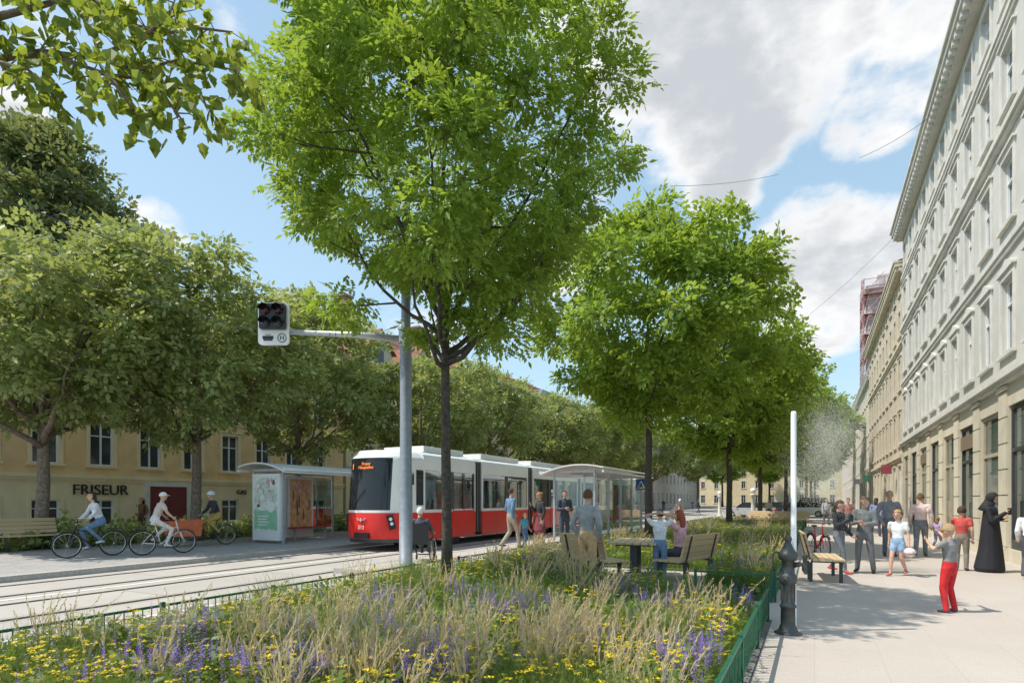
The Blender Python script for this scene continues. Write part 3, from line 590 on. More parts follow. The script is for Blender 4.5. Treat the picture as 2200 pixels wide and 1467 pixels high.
# ---------------------------------------------------------------- shelters
def shelter(label,x0,x1,y0,y1,z,posters,front):
    r=thing('tram_shelter',label,'shelter',((x0+x1)/2,y0,z)); w=(x1-x0)/2; L_=y1-y0; hz=2.5
    rf=MB(); P=[(-w-.45+(2*w+.9)*i/12, hz+.32-.34*abs((i-6+front*1.5)/7.5)**2) for i in range(13)]
    rf.prism(P+[(p[0],p[1]-.05) for p in reversed(P)],'y',-.35,L_+.35); rf.build('roof','tramwhite',r)
    ed=MB(); ed.box(-w-.47,-w-.40,-.35,L_+.35,hz+.0,hz+.08); ed.box(w+.40,w+.47,-.35,L_+.35,hz,hz+.08); ed.build('gutter','tramwhite',r)
    nb=max(2,round(L_/1.6))
    for i in range(nb+1):
        y=L_*i/nb
        for x in (-w,w):
            if x==w*front and 0<i<nb and i%2: continue
            MB().box(-.035,.035,-.035,.035,0,hz+.12).build('post','galv',r,loc=(x,y,0))
        MB().box(-w,w,y-.03,y+.03,hz+.02,hz+.1).build('roof_beam','galv',r)
    bx_=-w*front
    for i in range(nb): MB().box(bx_-.006,bx_+.006,L_*i/nb+.05,L_*(i+1)/nb-.05,.2,2.35).build('glass_panel','glass',r)
    MB().box(-w+.05,w-.05,-.006,.006,.2,2.35).build('glass_panel','glass',r)
    if L_>5: MB().box(-w+.05,w-.05,L_-.006,L_+.006,.2,2.35).build('glass_panel','glass',r)
    b_=MB().box(bx_+front*.15,bx_+front*.5,L_*.35,L_*.85,.44,.48).build('seat','wood' if not posters else 'seat',r)
    for yy in(L_*.4,L_*.8): MB().box(bx_+front*.3-.03,bx_+front*.3+.03,yy,yy+.05,0,.44).build('leg','galv',r)
    for (kind,y) in posters:
        q=MB(); ps=MB()
        if kind=='end': q.box(-w+.04,w-.04,-.12,.12,.1,2.42,0); ps.box(-w+.14,w-.14,-.125,-.12,.45,2.3,0)
        else: q.box(bx_-.1,bx_+.1,y,y+1.25,.1,2.42,0); ps.box(bx_+front*.1,bx_+front*.108,y+.1,y+1.15,.4,2.3,0)
        c=q.build('poster_case','tramwhite',r)
        rnd=random.Random(3)
        mm=mat('poster_'+kind,(.66,.72,.64) if kind=='end' else (.72,.46,.24),.3,0,.35,5)
        if kind=='end':
            ps.box(-w+.16,w-.16,-.13,-.125,.5,1.15,1); ps.ball((.25,-.127,1.25),(.2,.006,.2),3,14)
            for k in range(18): ps.ball((rnd.uniform(-.42,.42),-.127,rnd.uniform(1.3,2.2)),(rnd.uniform(.03,.10),.005,rnd.uniform(.04,.12)),rnd.choice((1,2,4,4,3)),8)
            for k in range(4): ps.box(-.4,.05+.1*(k%2),-.134,-.13,.62+k*.1,.66+k*.1,3)
        else:
            for k in range(6): yy=y+rnd.uniform(.2,1.0); zz=rnd.uniform(.7,1.6); ps.box(bx_+front*.108,bx_+front*.112,yy,yy+.06,zz,zz+.32,2); ps.box(bx_+front*.108,bx_+front*.112,yy+.01,yy+.05,zz+.33,zz+.4,2)
            for k in range(9): yy=y+rnd.uniform(.15,1.05); zz=rnd.uniform(1.5,2.2); ps.ball((bx_+front*.108,yy,zz),(.004,rnd.uniform(.03,.09),rnd.uniform(.03,.08)),rnd.choice((3,4,4)),8)
        ps.build('poster',[mm,mat('poster_green',(.30,.58,.38),.4),mat('poster_dark',(.16,.10,.09),.4),'white',mat('poster_pink',(.66,.36,.42),.4)],c)
    return r
shelter('tram stop shelter with green poster on the far pavement',-17.75,-16.3,14.2,18.0,.115,[('end',0),('side',1.4)],1)
shelter('second tram shelter further along the far pavement',-17.0,-15.6,19.2,24.5,.115,[('side',1.4)],1)
sh2=shelter('long glass tram shelter on the near platform',-8.75,-7.15,20.3,26.8,PZ,[],-1)
MB().box(.70,.74,2.0,2.9,.9,1.9).build('timetable',mat('pale_orange_print',(.7,.45,.32),.4,0,.5,4),sh2); MB().box(.70,.74,4.2,5.2,.9,2.0).build('timetable',mat('pale_pink_print',(.7,.52,.5),.4,0,.5,4),sh2)
# signs / columns
cs=at(1377,27); u=thing('crossing_sign','blue square pedestrian crossing sign on a grey post','sign',cs,TH)
MB().lathe([(.03,0),(.03,2.7)],10).build('post','galv',u); MB().box(-.25,.25,-.05,-.035,2.1,2.6).build('sign_plate','blue',u)
MB().prism([(-.2,2.15),(.2,2.15),(0,2.53)],'y',-.058,-.051).build('white_triangle','white',u); MB().ball((0,-.06,2.4),(.03,.004,.03)).prism([(-.02,2.37),(.03,2.37),(.08,2.18),(.05,2.18),(.01,2.27),(-.05,2.18),(-.08,2.18)],'y',-.066,-.06).build('walking_figure','black',u)
for i,(px,py) in enumerate(((1618,1124),(1546,1112))):
    q=G(px,py); u=thing('lamp_column','pale stone lamp column with round globe, '+('right' if i==0 else 'left')+' of the distant two','lamp',q)
    MB().lathe([(.28,0),(.28,.2),(.2,.28),(.16,.4),(.14,1.2),(.12,1.9),(.2,1.98),(.2,2.05),(.1,2.1)],12).build('column','fgrey2',u,True); MB().ball((0,0,2.3),.2,0,12).build('globe','light',u,True)
# wires
for i,(a,b_) in enumerate(((at(-60,22)+(12.4,),at(480,34)+(15.5,)),(at(1440,25)+(15.1,),at(1672,30)+(18.4,)),(at(1846,26)+(16.9,),(4.2,27.5,16.6)),(at(1740,45)+(16.0,),(4.3,40,17.)),((-12.7,-10,5.9),(-12.7,120,5.9)),((-10.3,-10,5.9),(-10.3,120,5.9)))):
    a=Vector(a);b_=Vector(b_); pts=[a.lerp(b_,k/12)-Vector((0,0,.15*4*(k/12)*(1-k/12)*(1 if i<4 else 0))) for k in range(13)]
    tag(MB().tube(pts,.009,5).build('overhead_wire','dsteel'),('thin overhead wire crossing the upper left sky','thin overhead wire above the second tree','short overhead wire beside the cornice','overhead wire fixed near the end of the grey facade','contact wire above the far tram track','contact wire above the near tram track')[i],'wire')
# ---------------------------------------------------------------- cars
def car(label,loc,rz,m,van=False):
    r=thing('parked_car',label,'car',loc,rz,'cars parked beyond the flower beds'); w=.88
    hgt=1.9 if van else 1.45
    MB().prism([(-2.1,.3),(-2.15,.75),(-1.95,.95),(1.15,.95),(2.0,.78),(2.12,.55),(2.08,.28)],'x',-w,w).build('body',m,r)
    cab=MB(); cab.add([(-w+.04,-1.9,.95),(w-.04,-1.9,.95),(w-.04,1.05,.95),(-w+.04,1.05,.95),(-w+.2,-1.5,hgt),(w-.2,-1.5,hgt),(w-.2,.3,hgt),(-w+.2,.3,hgt)],[(0,3,2,1),(4,5,6,7)],0)
    cab.add(cab.v[:8],[(0,1,5,4),(1,2,6,5),(2,3,7,6),(3,0,4,7)],1); c=cab.build('cabin',[m,'bglass'],r)
    for sx in(-1,1):
        for y in(-1.3,1.35):
            q=MB().tube([(sx*(w-.16),y,.32),(sx*(w+.01),y,.32)],.32,20).build('wheel','rubber',r); MB().tube([(sx*(w+.01),y,.32),(sx*(w+.02),y,.32)],.2,12).build('rim','galv',q)
        MB().box(sx*.5,sx*.82,2.02,2.1,.6,.74).build('headlight','light',r); MB().box(sx*.5,sx*.82,-2.17,-2.1,.7,.85).build('tail_light','red',r)
        MB().box(sx*(w),sx*(w+.16),.75,.85,.95,1.08).build('mirror',m,r)
    MB().box(-.26,.26,-2.17,-2.14,.5,.62).build('number_plate','white',r)
M['cardark']=mat('car_dark_paint',(.03,.035,.05),.25); M['carsil']=mat('car_silver',(.55,.57,.6),.3,.4)
car('silver car parked left of the row beyond the beds',G(1612,1112),R(60),'carsil'); car('white van parked behind the mist pole',G(1735,1110),R(70),'white',True)
car('dark car parked between the silver car and the white van',G(1672,1106),R(65),'cardark'); car('white car on the far right of the parked row',G(1768,1106),R(75),'white')
# ---------------------------------------------------------------- buildings
def window(sgn,w,h,hood,parent,pane,trim,full=True,depth=.16):
    t=MB(); o=-sgn*.045; e=.14
    t.box(o,-sgn*.003,-w/2-e,-w/2,0,h+e); t.box(o,-sgn*.003,w/2,w/2+e,0,h+e); t.box(o*1.05,-sgn*.003,-w/2,w/2,h,h+e)
    if hood: t.box(-sgn*.10,-sgn*.003,-w/2-.2,w/2+.2,h+e+.02,h+e+.08); t.box(-sgn*.07,-sgn*.003,-w/2-.17,w/2+.17,h+e+.004,h+e+.018)
    if hood==2: t.prism([(-w/2-.2,h+e+.082),(w/2+.2,h+e+.082),(0,h+e+.34)],'x',-sgn*.075,-sgn*.003)
    W_=t.build('window',trim,parent)
    f=MB(); x0,x1=sgn*(depth-.07),sgn*(depth-.01); b=.06
    f.box(x0,x1,-w/2,-w/2+b,0,h); f.box(x0,x1,w/2-b,w/2,0,h); f.box(x0,x1,-w/2+b,w/2-b,0,b); f.box(x0,x1,-w/2+b,w/2-b,h-b,h); f.box(x0*1.001,x1,-.035,.035,b,h-b); f.box(x0,x1,-w/2+b,-.035,h*.66,h*.66+.05); f.box(x0,x1,.035,w/2-b,h*.66,h*.66+.05)
    f.build('frame','winw',W_)
    MB().box(sgn*depth,sgn*(depth+.02),-w/2,w/2,0,h).build('pane',pane,W_)
    MB().box(-sgn*.10,-sgn*.003,-w/2-.2,w/2+.2,-.1,-.004).build('sill',trim,W_)
    return W_
def building(name,label,D,y0,y1,side,floors,wall,trim,pane,top,depth=11,cornice=.5,roof=None,groundmat=None,ledges=(),group=None):
    """floors: (z0,z1,sill,height,width,spacing,hood)"""
    sgn=side; r=thing(name,label,'building',(D,y0,0)); L_=y1-y0
    w=MB(); Tk=.35
    for k,(z0,z1,zw,hw,ww,sp,hd) in enumerate(floors):
        mi=1 if (k==0 and groundmat) else 0
        n=int(L_/sp); off=(L_-n*sp)/2
        w.box(0,sgn*Tk,0,L_,z0,zw,mi); w.box(0,sgn*Tk,0,L_,zw+hw,z1,mi)
        ys=[off+(i+.5)*sp for i in range(n)]; e=0
        for y in ys: w.box(0,sgn*Tk,e,y-ww/2,zw,zw+hw,mi); e=y+ww/2
        w.box(0,sgn*Tk,e,L_,zw,zw+hw,mi)
        if hd>=0:
            pr=window(sgn,ww,hw,hd,r,pane,trim); pr.location=(0,ys[0],zw)
            for y in ys[1:]: dup(pr,r,(0,y,zw))
    H_=floors[-1][1]
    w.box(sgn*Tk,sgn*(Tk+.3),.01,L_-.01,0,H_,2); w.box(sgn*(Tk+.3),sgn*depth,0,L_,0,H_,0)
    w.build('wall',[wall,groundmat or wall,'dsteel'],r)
    c=MB()
    for z,p in ledges: c.box(-sgn*p,-sgn*.003,-.0,L_,z,z+.16); c.box(-sgn*p*.6,-sgn*.003,0,L_,z-.12,z-.002)
    if ledges: c.build('string_course',trim,r)
    c=MB(); c.box(-sgn*cornice*.55,-sgn*.003,-.02,L_+.02,H_-.35,H_-.1); c.box(-sgn*cornice,-sgn*.003,-.05,L_+.05,H_-.1+.002,H_+.12); c.box(-sgn*cornice*1.15,sgn*depth,-.08,L_+.08,H_+.122,H_+.24)
    if cornice>.3:
        k=int(L_/.42)
        for i in range(k): y=(i+.5)*L_/k; c.box(-sgn*cornice*.9,-sgn*(cornice*.55+.004),y-.09,y+.09,H_-.34,H_-.102)
    c.build('cornice',trim,r)
    if roof:
        rh,rm=roof; q=MB(); q.prism([(-sgn*.3,H_+.25),(sgn*(depth+.2),H_+.25),(sgn*depth*.55,H_+.25+rh)] if sgn>0 else [(sgn*(depth+.2),H_+.25),(-sgn*.3,H_+.25),(sgn*depth*.55,H_+.25+rh)],'y',-.1,L_+.1); q.build('roof',rm,r)
    return r
# right: big grey building
Y0=14.0;Y1=39.8
fl=[(0,4.8,.35,3.7,2.1,2.86,-1),(4.8,8.2,5.45,1.95,1.05,2.15,2),(8.2,11.3,8.8,1.75,1.05,2.15,1),(11.3,14.2,11.85,1.65,1.05,2.15,1),(14.2,16.75,14.6,1.3,1.0,2.15,0)]
b1=building('apartment_building','long pale grey apartment building with cream ground floor on the right',4.47,Y0,Y1,1,fl,'fgrey','fgrey2','winlight',17,12,.55,None,'fcream',[(4.75,.22),(8.15,.12),(11.2,.16),(14.15,.1)])
L_=Y1-Y0; n=int(L_/2.86); off=(L_-n*2.86)/2
for i in range(n+1):
    y=off+i*2.86; a=max(0,y-.36);c=min(L_,y+.36); pi=MB()
    for k in range(6): pi.box(-.045,-.003,a+.0,c,.40+k*.68,.40+k*.68+.645)
    pi.box(-.08,-.003,a-.0,c,.0,.38); pi.box(-.09,-.003,max(0,a-.03),min(L_,c+.03),4.48,4.6)
    pi.build('pilaster','fcream',b1)
sfm=mat('shop_frame',(.46,.40,.30),.5); bbd=mat('brown_board',(.22,.16,.11),.6)
for i in range(n):
    y=off+(i+.5)*2.86; s=MB(); x0,x1=.06,.14; hw=1.05
    s.box(x0,x1,y-hw,y-hw+.08,.351,4.04,0); s.box(x0,x1,y+hw-.08,y+hw,.351,4.04,0); s.box(x0,x1,y-hw+.08,y+hw-.08,3.95,4.04,0); s.box(x0,x1,y-hw+.08,y+hw-.08,2.85,2.95,0); s.box(x0,x1,y-hw+.08,y+hw-.08,.351,.6,0)
    if i%3==1: s.box(x0,x1,y-.04,y+.04,.6,2.85,0); s.box(x0-.06,x0,y+.06,y+.09,1.0,1.6,0)
    q=s.build('shop_front' if i%3!=1 else 'shop_door','dsteel' if i%2 else sfm,b1)
    MB().box(.11,.12,y-hw+.08,y+hw-.08,.6,2.85).box(.11,.12,y-hw+.08,y+hw-.08,2.95,3.95).build('pane','shop',q)
    if i%3==0: MB().box(.02,.058,y-hw+.05,y+hw-.05,3.3,3.75).build('sign_board',bbd,q)
# further right buildings
fl2=[(0,4.2,.5,3.2,1.5,2.6,0),(4.2,7.6,4.9,1.9,1.0,2.3,1),(7.6,10.8,8.2,1.8,1.0,2.3,1),(10.8,13.6,11.4,1.5,1.0,2.3,0),(13.6,15.2,13.9,.8,.8,2.3,0)]
building('apartment_building','tan corniced apartment building next behind the grey one',4.55,40.1,64,1,fl2,'fpink','fcream','wglass',16,12,.45,(2.2,'tile'),'fcream',[(4.1,.2),(10.7,.15)])
building('apartment_building','beige apartment building far down the right side',4.7,64.2,92,1,[(0,4,.5,3,1.5,2.6,0),(4,7.4,4.8,1.8,1,2.4,1),(7.4,10.6,8.1,1.7,1,2.4,0),(10.6,13.4,11.2,1.5,1,2.4,0)],'fcream','fgrey2','wglass',14,12,.4,(2.5,'tile'))
building('apartment_building','last grey building at the far right end of the street',4.9,92.2,135,1,[(0,4,.5,3,1.5,2.8,0),(4,7.4,4.8,1.8,1,2.8,0),(7.4,10.6,8.1,1.7,1,2.8,0),(10.6,13.8,11.2,1.5,1,2.8,0)],'fbrown','fgrey2','wglass',14,12,.4,(2.5,'tile'))
cb=building('apartment_building','pale building closing the far end of the street',0,0,48,1,[(.1,4,.9,2.2,1.1,3.5,0),(4,7.4,4.9,1.9,1.0,3.5,0),(7.4,10.6,8.1,1.8,1.0,3.5,0)],'fyel2','fgrey2','wglass',14,12,.4,(3,'tile')); cb.location=(14,168,0); cb.rotation_euler=(0,0,R(90))
# scaffold tower
sc=thing('scaffolded_tower','corner tower wrapped in reddish scaffolding above the far tan building','tower',(4.4,70,0))
MB().box(.4,4.6,-2.2,2.2,13.7,22.6).box(.1,4.9,-2.5,2.5,22.6,22.9).box(1.2,3.8,-1.3,1.3,22.9,24.2).build('tower','net',sc)
s=MB()
for ix in range(4):
    for iy in range(4):
        if ix in(0,3) or iy in(0,3): s.tube([(ix*1.7-.05,iy*1.8-2.7,13.7),(ix*1.7-.05,iy*1.8-2.7,23.6+((ix*3+iy)%3)*.5)],.04,5)
for z in range(14,24):
    z_=z+.5; s.tube([(-.05,-2.7,z_),(-.05,2.7,z_)],.03,4); s.tube([(-.05,-2.7,z_),(5.05,-2.7,z_)],.03,4); s.tube([(5.05,-2.7,z_),(5.05,2.7,z_)],.03,4)
    if z%2==0: s.box(-.1,.35,-2.7,2.7,z,z+.05); s.box(-.1,5.1,-2.8,-2.25,z,z+.05); s.tube([(-.05,-2.7,z),(-.05,-.9,z+2)],.03,4); s.tube([(-.05,-2.7,z),(1.65,-2.7,z+2)],.03,4)
s.build('scaffold','scaf',sc)
for i,(y,z,col,lab) in enumerate(((43,3.55,(.30,.06,.08),'dark red projecting shop sign on the tan building'),(58,3.5,(.05,.16,.10),'dark green projecting shop sign further down the right side'),(71,3.6,(.5,.5,.5),'white projecting shop sign far down the right side'))):
    u=thing('shop_sign',lab,'sign',(4.4,y,z)); MB().box(-.70,-.15,-.05,.05,-.28,.28).build('board',mat('sign_'+str(i),col,.4),u); MB().tube([(-.15,0,.2),(.15,0,.2)],.02,6).build('bracket','dsteel',u)
# left: ochre building
by0=4.0
fo=[(.13,2.6,.45,1.2,1.05,2.2,0),(2.6,5.9,3.2,2.0,1.0,2.2,1),(5.9,9.0,6.5,1.8,1.0,2.2,1),(9.0,11.2,9.4,1.3,.9,2.2,0)]
bo=building('apartment_building','ochre apartment building with maroon door on the left',-29,by0,30.4,-1,fo,'fyel','fyel2','wglass',11,10,.35,(1.6,'tile'),'fyel2',[(2.6,.12),(5.9,.1)])
dy=18.05-by0; d=MB(); d.box(0.01,.10,dy-.95,dy+.95,.14,2.3,0); d.box(.1,.12,dy-.8,dy-.05,.3,1.3,0); d.box(.1,.12,dy+.05,dy+.8,.3,1.3,0); d.box(.1,.115,dy-.8,dy-.05,1.4,2.1,0); d.box(.1,.115,dy+.05,dy+.8,1.4,2.1,0); dd=d.build('door','maroon',bo); MB().box(.01,.14,dy-1.15,dy-.95,.13,2.5).box(.01,.14,dy+.95,dy+1.15,.13,2.5).box(.01,.16,dy-.95,dy+.95,2.3,2.5).build('door_surround','fgrey2',dd)
text('FRISEUR',.66,'black',bo,face_pX(.05,14.95-by0,2.07),'shop_lettering',.03); text('GAS',.36,'dsteel',bo,face_pX(.05,22.3-by0,2.07),'shop_lettering',.03)
MB().box(-4.9,-4.1,16.2,17.0,11.5,16.9).box(-5.0,-4.0,16.1,17.1,16.9,17.1).build('chimney','fgrey2',bo)
fr=[(.13,4,.9,2.2,1.1,2.6,0),(4,7.4,4.9,1.9,1.0,2.6,1),(7.4,10.6,8.1,1.8,1.0,2.6,0)]
b2=building('apartment_building','cream house with steep red tiled roof and dormers behind the trees',-29,30.7,58,-1,fr,'fyel2','fgrey2','wglass',11,13,.4,(6.2,'tile'),None,[(4,.15)])
for y in(3.5,9,14.5,20):
    g_=MB(); g_.prism([(y-1.4,10.9),(y+1.4,10.9),(y+1.4,12.8),(y,14.3),(y-1.4,12.8)],'x',-4.2,.0,0); q=g_.build('dormer','fpink',b2)
    rr_=MB(); 
    for s in(-1,1): rr_.add([(.25,y,14.5),(-5.2,y,14.5),(-5.2,y+s*1.75,12.75),(.25,y+s*1.75,12.75)],[(0,1,2,3)])
    rr_.build('dormer_roof','tile',q); MB().box(.0,.03,y-.45,y+.45,11.5,12.9).build('pane','wglass',q)
for y in(6.5,17): MB().box(-7.6,-6.4,y,y+1.0,14.5,19).box(-7.7,-6.3,y-.1,y+1.1,19,19.2).build('chimney','brick',b2)
building('apartment_building','yellow apartment building far down the left side',-27,58.3,90,-1,fr+[(10.6,13.6,11.2,1.6,1.0,2.6,0)],'fyel','fgrey2','wglass',14,12,.4,(3,'tile'))
building('apartment_building','pale building at the far left end of the street',-26,90.3,150,-1,[(.13,4,.9,2.2,1.1,3.5,0),(4,7.4,4.9,1.9,1.0,3.5,0),(7.4,10.6,8.1,1.8,1.0,3.5,0),(10.6,13.6,11.2,1.6,1.0,3.5,0)],'fbrown','fgrey2','wglass',14,12,.4,(3,'tile'))
# ---------------------------------------------------------------- foliage mass meshes
def quadmesh(name,V,mname,parent=None,smooth=False,loc=(0,0,0)):
    n=len(V); me=bpy.data.meshes.new(name); me.vertices.add(n*4); me.vertices.foreach_set('co',V.reshape(-1).astype(np.float32))
    me.loops.add(n*4); me.loops.foreach_set('vertex_index',np.arange(n*4,dtype=np.int32)); me.polygons.add(n); me.polygons.foreach_set('loop_start',np.arange(0,n*4,4,dtype=np.int32)); me.polygons.foreach_set('loop_total',np.full(n,4,dtype=np.int32))
    me.materials.append(M[mname]); me.update(calc_edges=True); o=bpy.data.objects.new(name,me); C.objects.link(o); o.parent=parent; o.location=loc; return o
def nrm(a): return a/np.maximum(np.linalg.norm(a,axis=-1,keepdims=True),1e-9)
def leaflet(p,d,n,l,w,droop=.15):
    d=np.array(d,float);d/=np.linalg.norm(d); n=np.array(n,float); s=np.cross(n,d); s/=np.linalg.norm(s); p=np.array(p,float)
    return [p,p+d*l*.45+s*w/2+n*.0,p+d*l-n*l*droop,p+d*l*.45-s*w/2]
def pinnate(k=3,l=.10,w=.038,L=.26):
    q=[]
    for i in range(k):
        x=L*(.25+.65*i/k)
        for s in(-1,1): q.append(leaflet((x,s*.005,-.05*(x/L)**2),(.55,s*.85,-.1),(0,0,1),l*(1-.1*i),w))
    q.append(leaflet((L*.95,0,-.05),(1,0,-.25),(0,0,1),l*1.1,w*1.1)); return np.array(q)
T_pin=pinnate(3,.11,.050,.22); T_pin2=pinnate(2,.15,.085,.22)
def scatter(Tm,pos,out,sc,rng,updir=.9,jit=.6):
    n=len(pos); d=nrm(out*.9+rng.normal(size=(n,3))*jit+np.array([0,0,-.12])); up=nrm(np.array([0,0,updir])+out*.35+rng.normal(size=(n,3))*.45)
    s=nrm(np.cross(up,d)); u=np.cross(d,s); Rm=np.stack([d,s,u],axis=2)
    s_=sc*rng.uniform(.7,1.25,n); T_=Tm.reshape(-1,3); V=np.einsum('nij,mj->nmi',Rm,T_)*s_[:,None,None]+pos[:,None,:]
    return V.reshape(-1,4,3)
# mist droplets
rng=np.random.default_rng(12); ms=at(1782,13); MP=[]
for k in range(46):
    t=rng.random(); c=np.array([ms[0]+rng.normal()*.26+(t-.5)*.25,ms[1]+rng.normal()*.5,1.5+t*2.2]); s_=rng.uniform(.08,.24)*(1+.5*t); n=int(rng.uniform(700,1500)); 
    st_=rng.normal(size=(n,3))*np.array([s_,s_,s_*1.3]); st_[:,0]+=st_[:,2]*rng.uniform(-.4,.6); MP.append(c+st_)
MP=np.concatenate(MP); MP=MP[MP[:,2]>.3]; n=len(MP); a=nrm(rng.normal(size=(n,3))); b=nrm(np.cross(a,rng.normal(size=(n,3)))); s_=rng.uniform(.003,.006,n)[:,None]
M['mist']=leafmat('mist_droplet',(.8,.82,.84),(.88,.89,.9),.5)
tag(quadmesh('water_mist',np.stack([MP-a*s_,MP-b*s_,MP+a*s_,MP+b*s_],1),'mist'),'fine white water spray drifting beside the tall white pole','mist',kind='stuff')
def tree(label,loc,tr,fz,cz,rx,rz,nl=9,nc=200,ns=30,cr=.42,ls=1,T_=None,seed=1,bark='bark',leaf='leafA',group=None,lump=.22,cone=0,cat='tree',name='street_tree',cbias=(0,0),md=.9,limbk=1.0):
    rng=np.random.default_rng(seed); rd=random.Random(seed); r=thing(name,label,cat,loc,0,group)
    tk=MB(); top=cz+rz*.55; pts=[];rad=[]
    K=9
    for i in range(K):
        t=i/(K-1); z=t*top; pts.append(((cbias[0]*t+(rd.uniform(-1,1)*.035*tr/.1 if i else 0)*min(1,t*2)),cbias[1]*t+rd.uniform(-1,1)*.04*(i>0)*tr/.1*.6,z)); 
        k=1 if z<fz else max(.12,1-(z-fz)/(top-fz)*.9); rad.append(tr*(1.25-.25*min(1,z/.5) if z<.5 else 1)*(1-.2*min(1,z/fz))*k)
    tk.tube(pts,rad,12); tk.build('trunk',bark,r,True)
    def trunkpt(z):
        t=min(1,z/top)*(K-1); i=min(K-2,int(t)); return Vector(pts[i]).lerp(Vector(pts[i+1]),t-i)
    br=MB(); samp=[]
    for k in range(nl):
        az=k*2.39996+rd.uniform(-.3,.3); q=rd.uniform(-.55,.8) if k>2 else rd.uniform(-.6,-.2); ze=cz+rz*q; rr=rx*math.sqrt(max(0.05,1-q*q))*rd.uniform(.65,.88)
        zs0=fz+max(0,(ze-(cz-rz)))*.28*rd.uniform(.6,1.1); p0=trunkpt(zs0); e=Vector((rr*math.cos(az)+cbias[0],rr*math.sin(az)+cbias[1],ze)); P=[p0]
        for i in range(1,7):
            t=i/6; p=p0.lerp(e,t); p.z+= -(.16)*rz*math.sin(math.pi*t)*(0.6 if q<0 else .35); p+=Vector((rd.uniform(-1,1),rd.uniform(-1,1),rd.uniform(-1,1)))*.06*rx*.4; P.append(p)
        r0=tr*rd.uniform(.36,.55)*limbk; br.tube(P,[r0*(1-.8*i/6) for i in range(7)],8)
        for i in range(1,7):
            samp.append((P[i],r0*(1-.8*i/6)))
            if i<6: samp.append((P[i].lerp(P[i+1],.5),r0*(1-.8*(i+.5)/6)))
    for z in np.linspace(fz+.5,top,6): samp.append((trunkpt(z),tr*.25))
    SP=np.array([list(p) for p,_ in samp]); SR=[x for _,x in samp]
    dirs=nrm(rng.normal(size=(18,3))); CL=[]; tries=0
    while len(CL)<nc and tries<60000:
        tries+=1
        d=nrm(rng.normal(size=3)); l=1-lump+lump*1.6*max(0,np.max(dirs@d)-.55)/.45
        if d[2]<-.2: l*=.9
        q=rng.random()**.33
        if q<.55 and rng.random()<.8: continue
        x=d*q*l; p=np.array([x[0]*rx+cbias[0],x[1]*rx+cbias[1],cz+x[2]*rz])
        if cone: k_=max(.25,1-.6*max(0,x[2])); p[0]*=k_; p[1]*=k_
        if CL and np.min(np.linalg.norm(np.array(CL)-p,axis=1))<cr*md*(1 if tries<nc*25 else .6): continue
        CL.append(p)
    CL=np.array(CL); nc=len(CL)
    for c in CL:
        dd=np.linalg.norm(SP-c,axis=1)+np.maximum(0,SP[:,2]-c[2])*1.5; i=int(dd.argmin()); a=Vector(SP[i]); e=Vector(c); 
        mdl=a.lerp(e,.5)+Vector((rd.uniform(-.12,.12),rd.uniform(-.12,.12),-.05*(e-a).length)); r1=min(SR[i]*.7,.016+.014*(e-a).length)
        br.tube([a,a.lerp(mdl,.6),mdl,e],[r1,r1*.8,r1*.65,.006],5,cap=False)
    br.build('branches',bark,r,True)
    ctr=np.array([cbias[0],cbias[1],cz-rz*.2])
    cs_=rng.uniform(.55,1.4,(nc,1,1)); keep=rng.random((nc,ns))<(cs_[:,:,0]**2*.62+.12)
    off=nrm(rng.normal(size=(nc,ns,3)))*(rng.random((nc,ns,1))**.5)*np.array([1,1,.55])*cr*1.5*cs_; pos=(CL[:,None,:]+off); out=nrm(off+.25*nrm(CL-ctr)[:,None,:]*cr*2)
    k_=keep.reshape(-1)
    V=scatter(T_pin if T_ is None else T_,pos.reshape(-1,3)[k_],out.reshape(-1,3)[k_],ls,rng); quadmesh('crown',V,leaf,r)
    return r
mt=G(960,1288)
tree('tall bright green tree in the front flower bed',mt,.088,3.45,7.1,2.72,3.4,14,158,118,.31,.92,None,11,lump=.24,cbias=(-.05,-.02),md=1.15,limbk=1.15)
t2=at(1393,19.2); A1=tree('second bright green street tree, behind the wooden table',t2,.13,3.7,7.4,3.75,3.5,12,138,95,.43,1.2,T_pin2,21,lump=.25,md=1.05)
t3=at(1567,31); A2=tree('third street tree, standing between the second bed trees',t3,.16,4.0,7.9,3.9,4.0,11,112,80,.56,1.6,T_pin2,31,lump=.25,md=1.0)
for i,(X,Y,s,lab) in enumerate(((-3.6,47,1.05,'fourth street tree down the row'),(-2.4,60,1.12,'fifth street tree down the row'),(-.8,72,1.15,'sixth street tree, its crown reaching over the pavement'),(-.4,90,1.25,'seventh and farthest tree of the bright row'))):
    dup(A2,None,(X,Y),R(70*i+40),lab,None,s)
# left olive trees
def lt_(px,Z,lab,**k): return tree(lab,at(px,Z),k.pop('tr',.2),k.pop('fz',3.4),k.pop('cz',6.8),k.pop('rx',4.6),k.pop('rz',3.9),10,k.pop('nc',112),k.pop('ns',80),k.pop('cr',.50),k.pop('ls',1.3),T_pin2,k.pop('seed',5),'bark2','leafB',md=.95,**k)
B1=lt_(92,18.3,'left olive green tree beside the park bench',seed=41,rx=3.9,rz=2.9,cz=6.7,fz=3.0,tr=.2,lump=.3)
B2=lt_(422,21.6,'olive green tree behind the cargo bicycle',seed=43,rx=4.0,cz=7.4,rz=3.6,fz=3.3,tr=.19,lump=.3,nc=125)
for i,(px,Z,s,lab) in enumerate(((640,28,1.0,'olive tree behind the left tram shelter'),(905,33,1.0,'olive tree rising behind the front of the tram'),(1050,42,1.05,'olive tree behind the middle of the tram'),(1190,52,1.15,'olive tree behind the rear of the tram'),(1300,66,1.2,'olive tree in the distance left of the road'),(1400,85,1.3,'farther olive tree left of the road'),(1500,110,1.5,'farthest olive tree left of the road'))):
    dup(B2 if i%2==0 else B1,None,at(px,Z),R(100*i+60),lab,None,s)
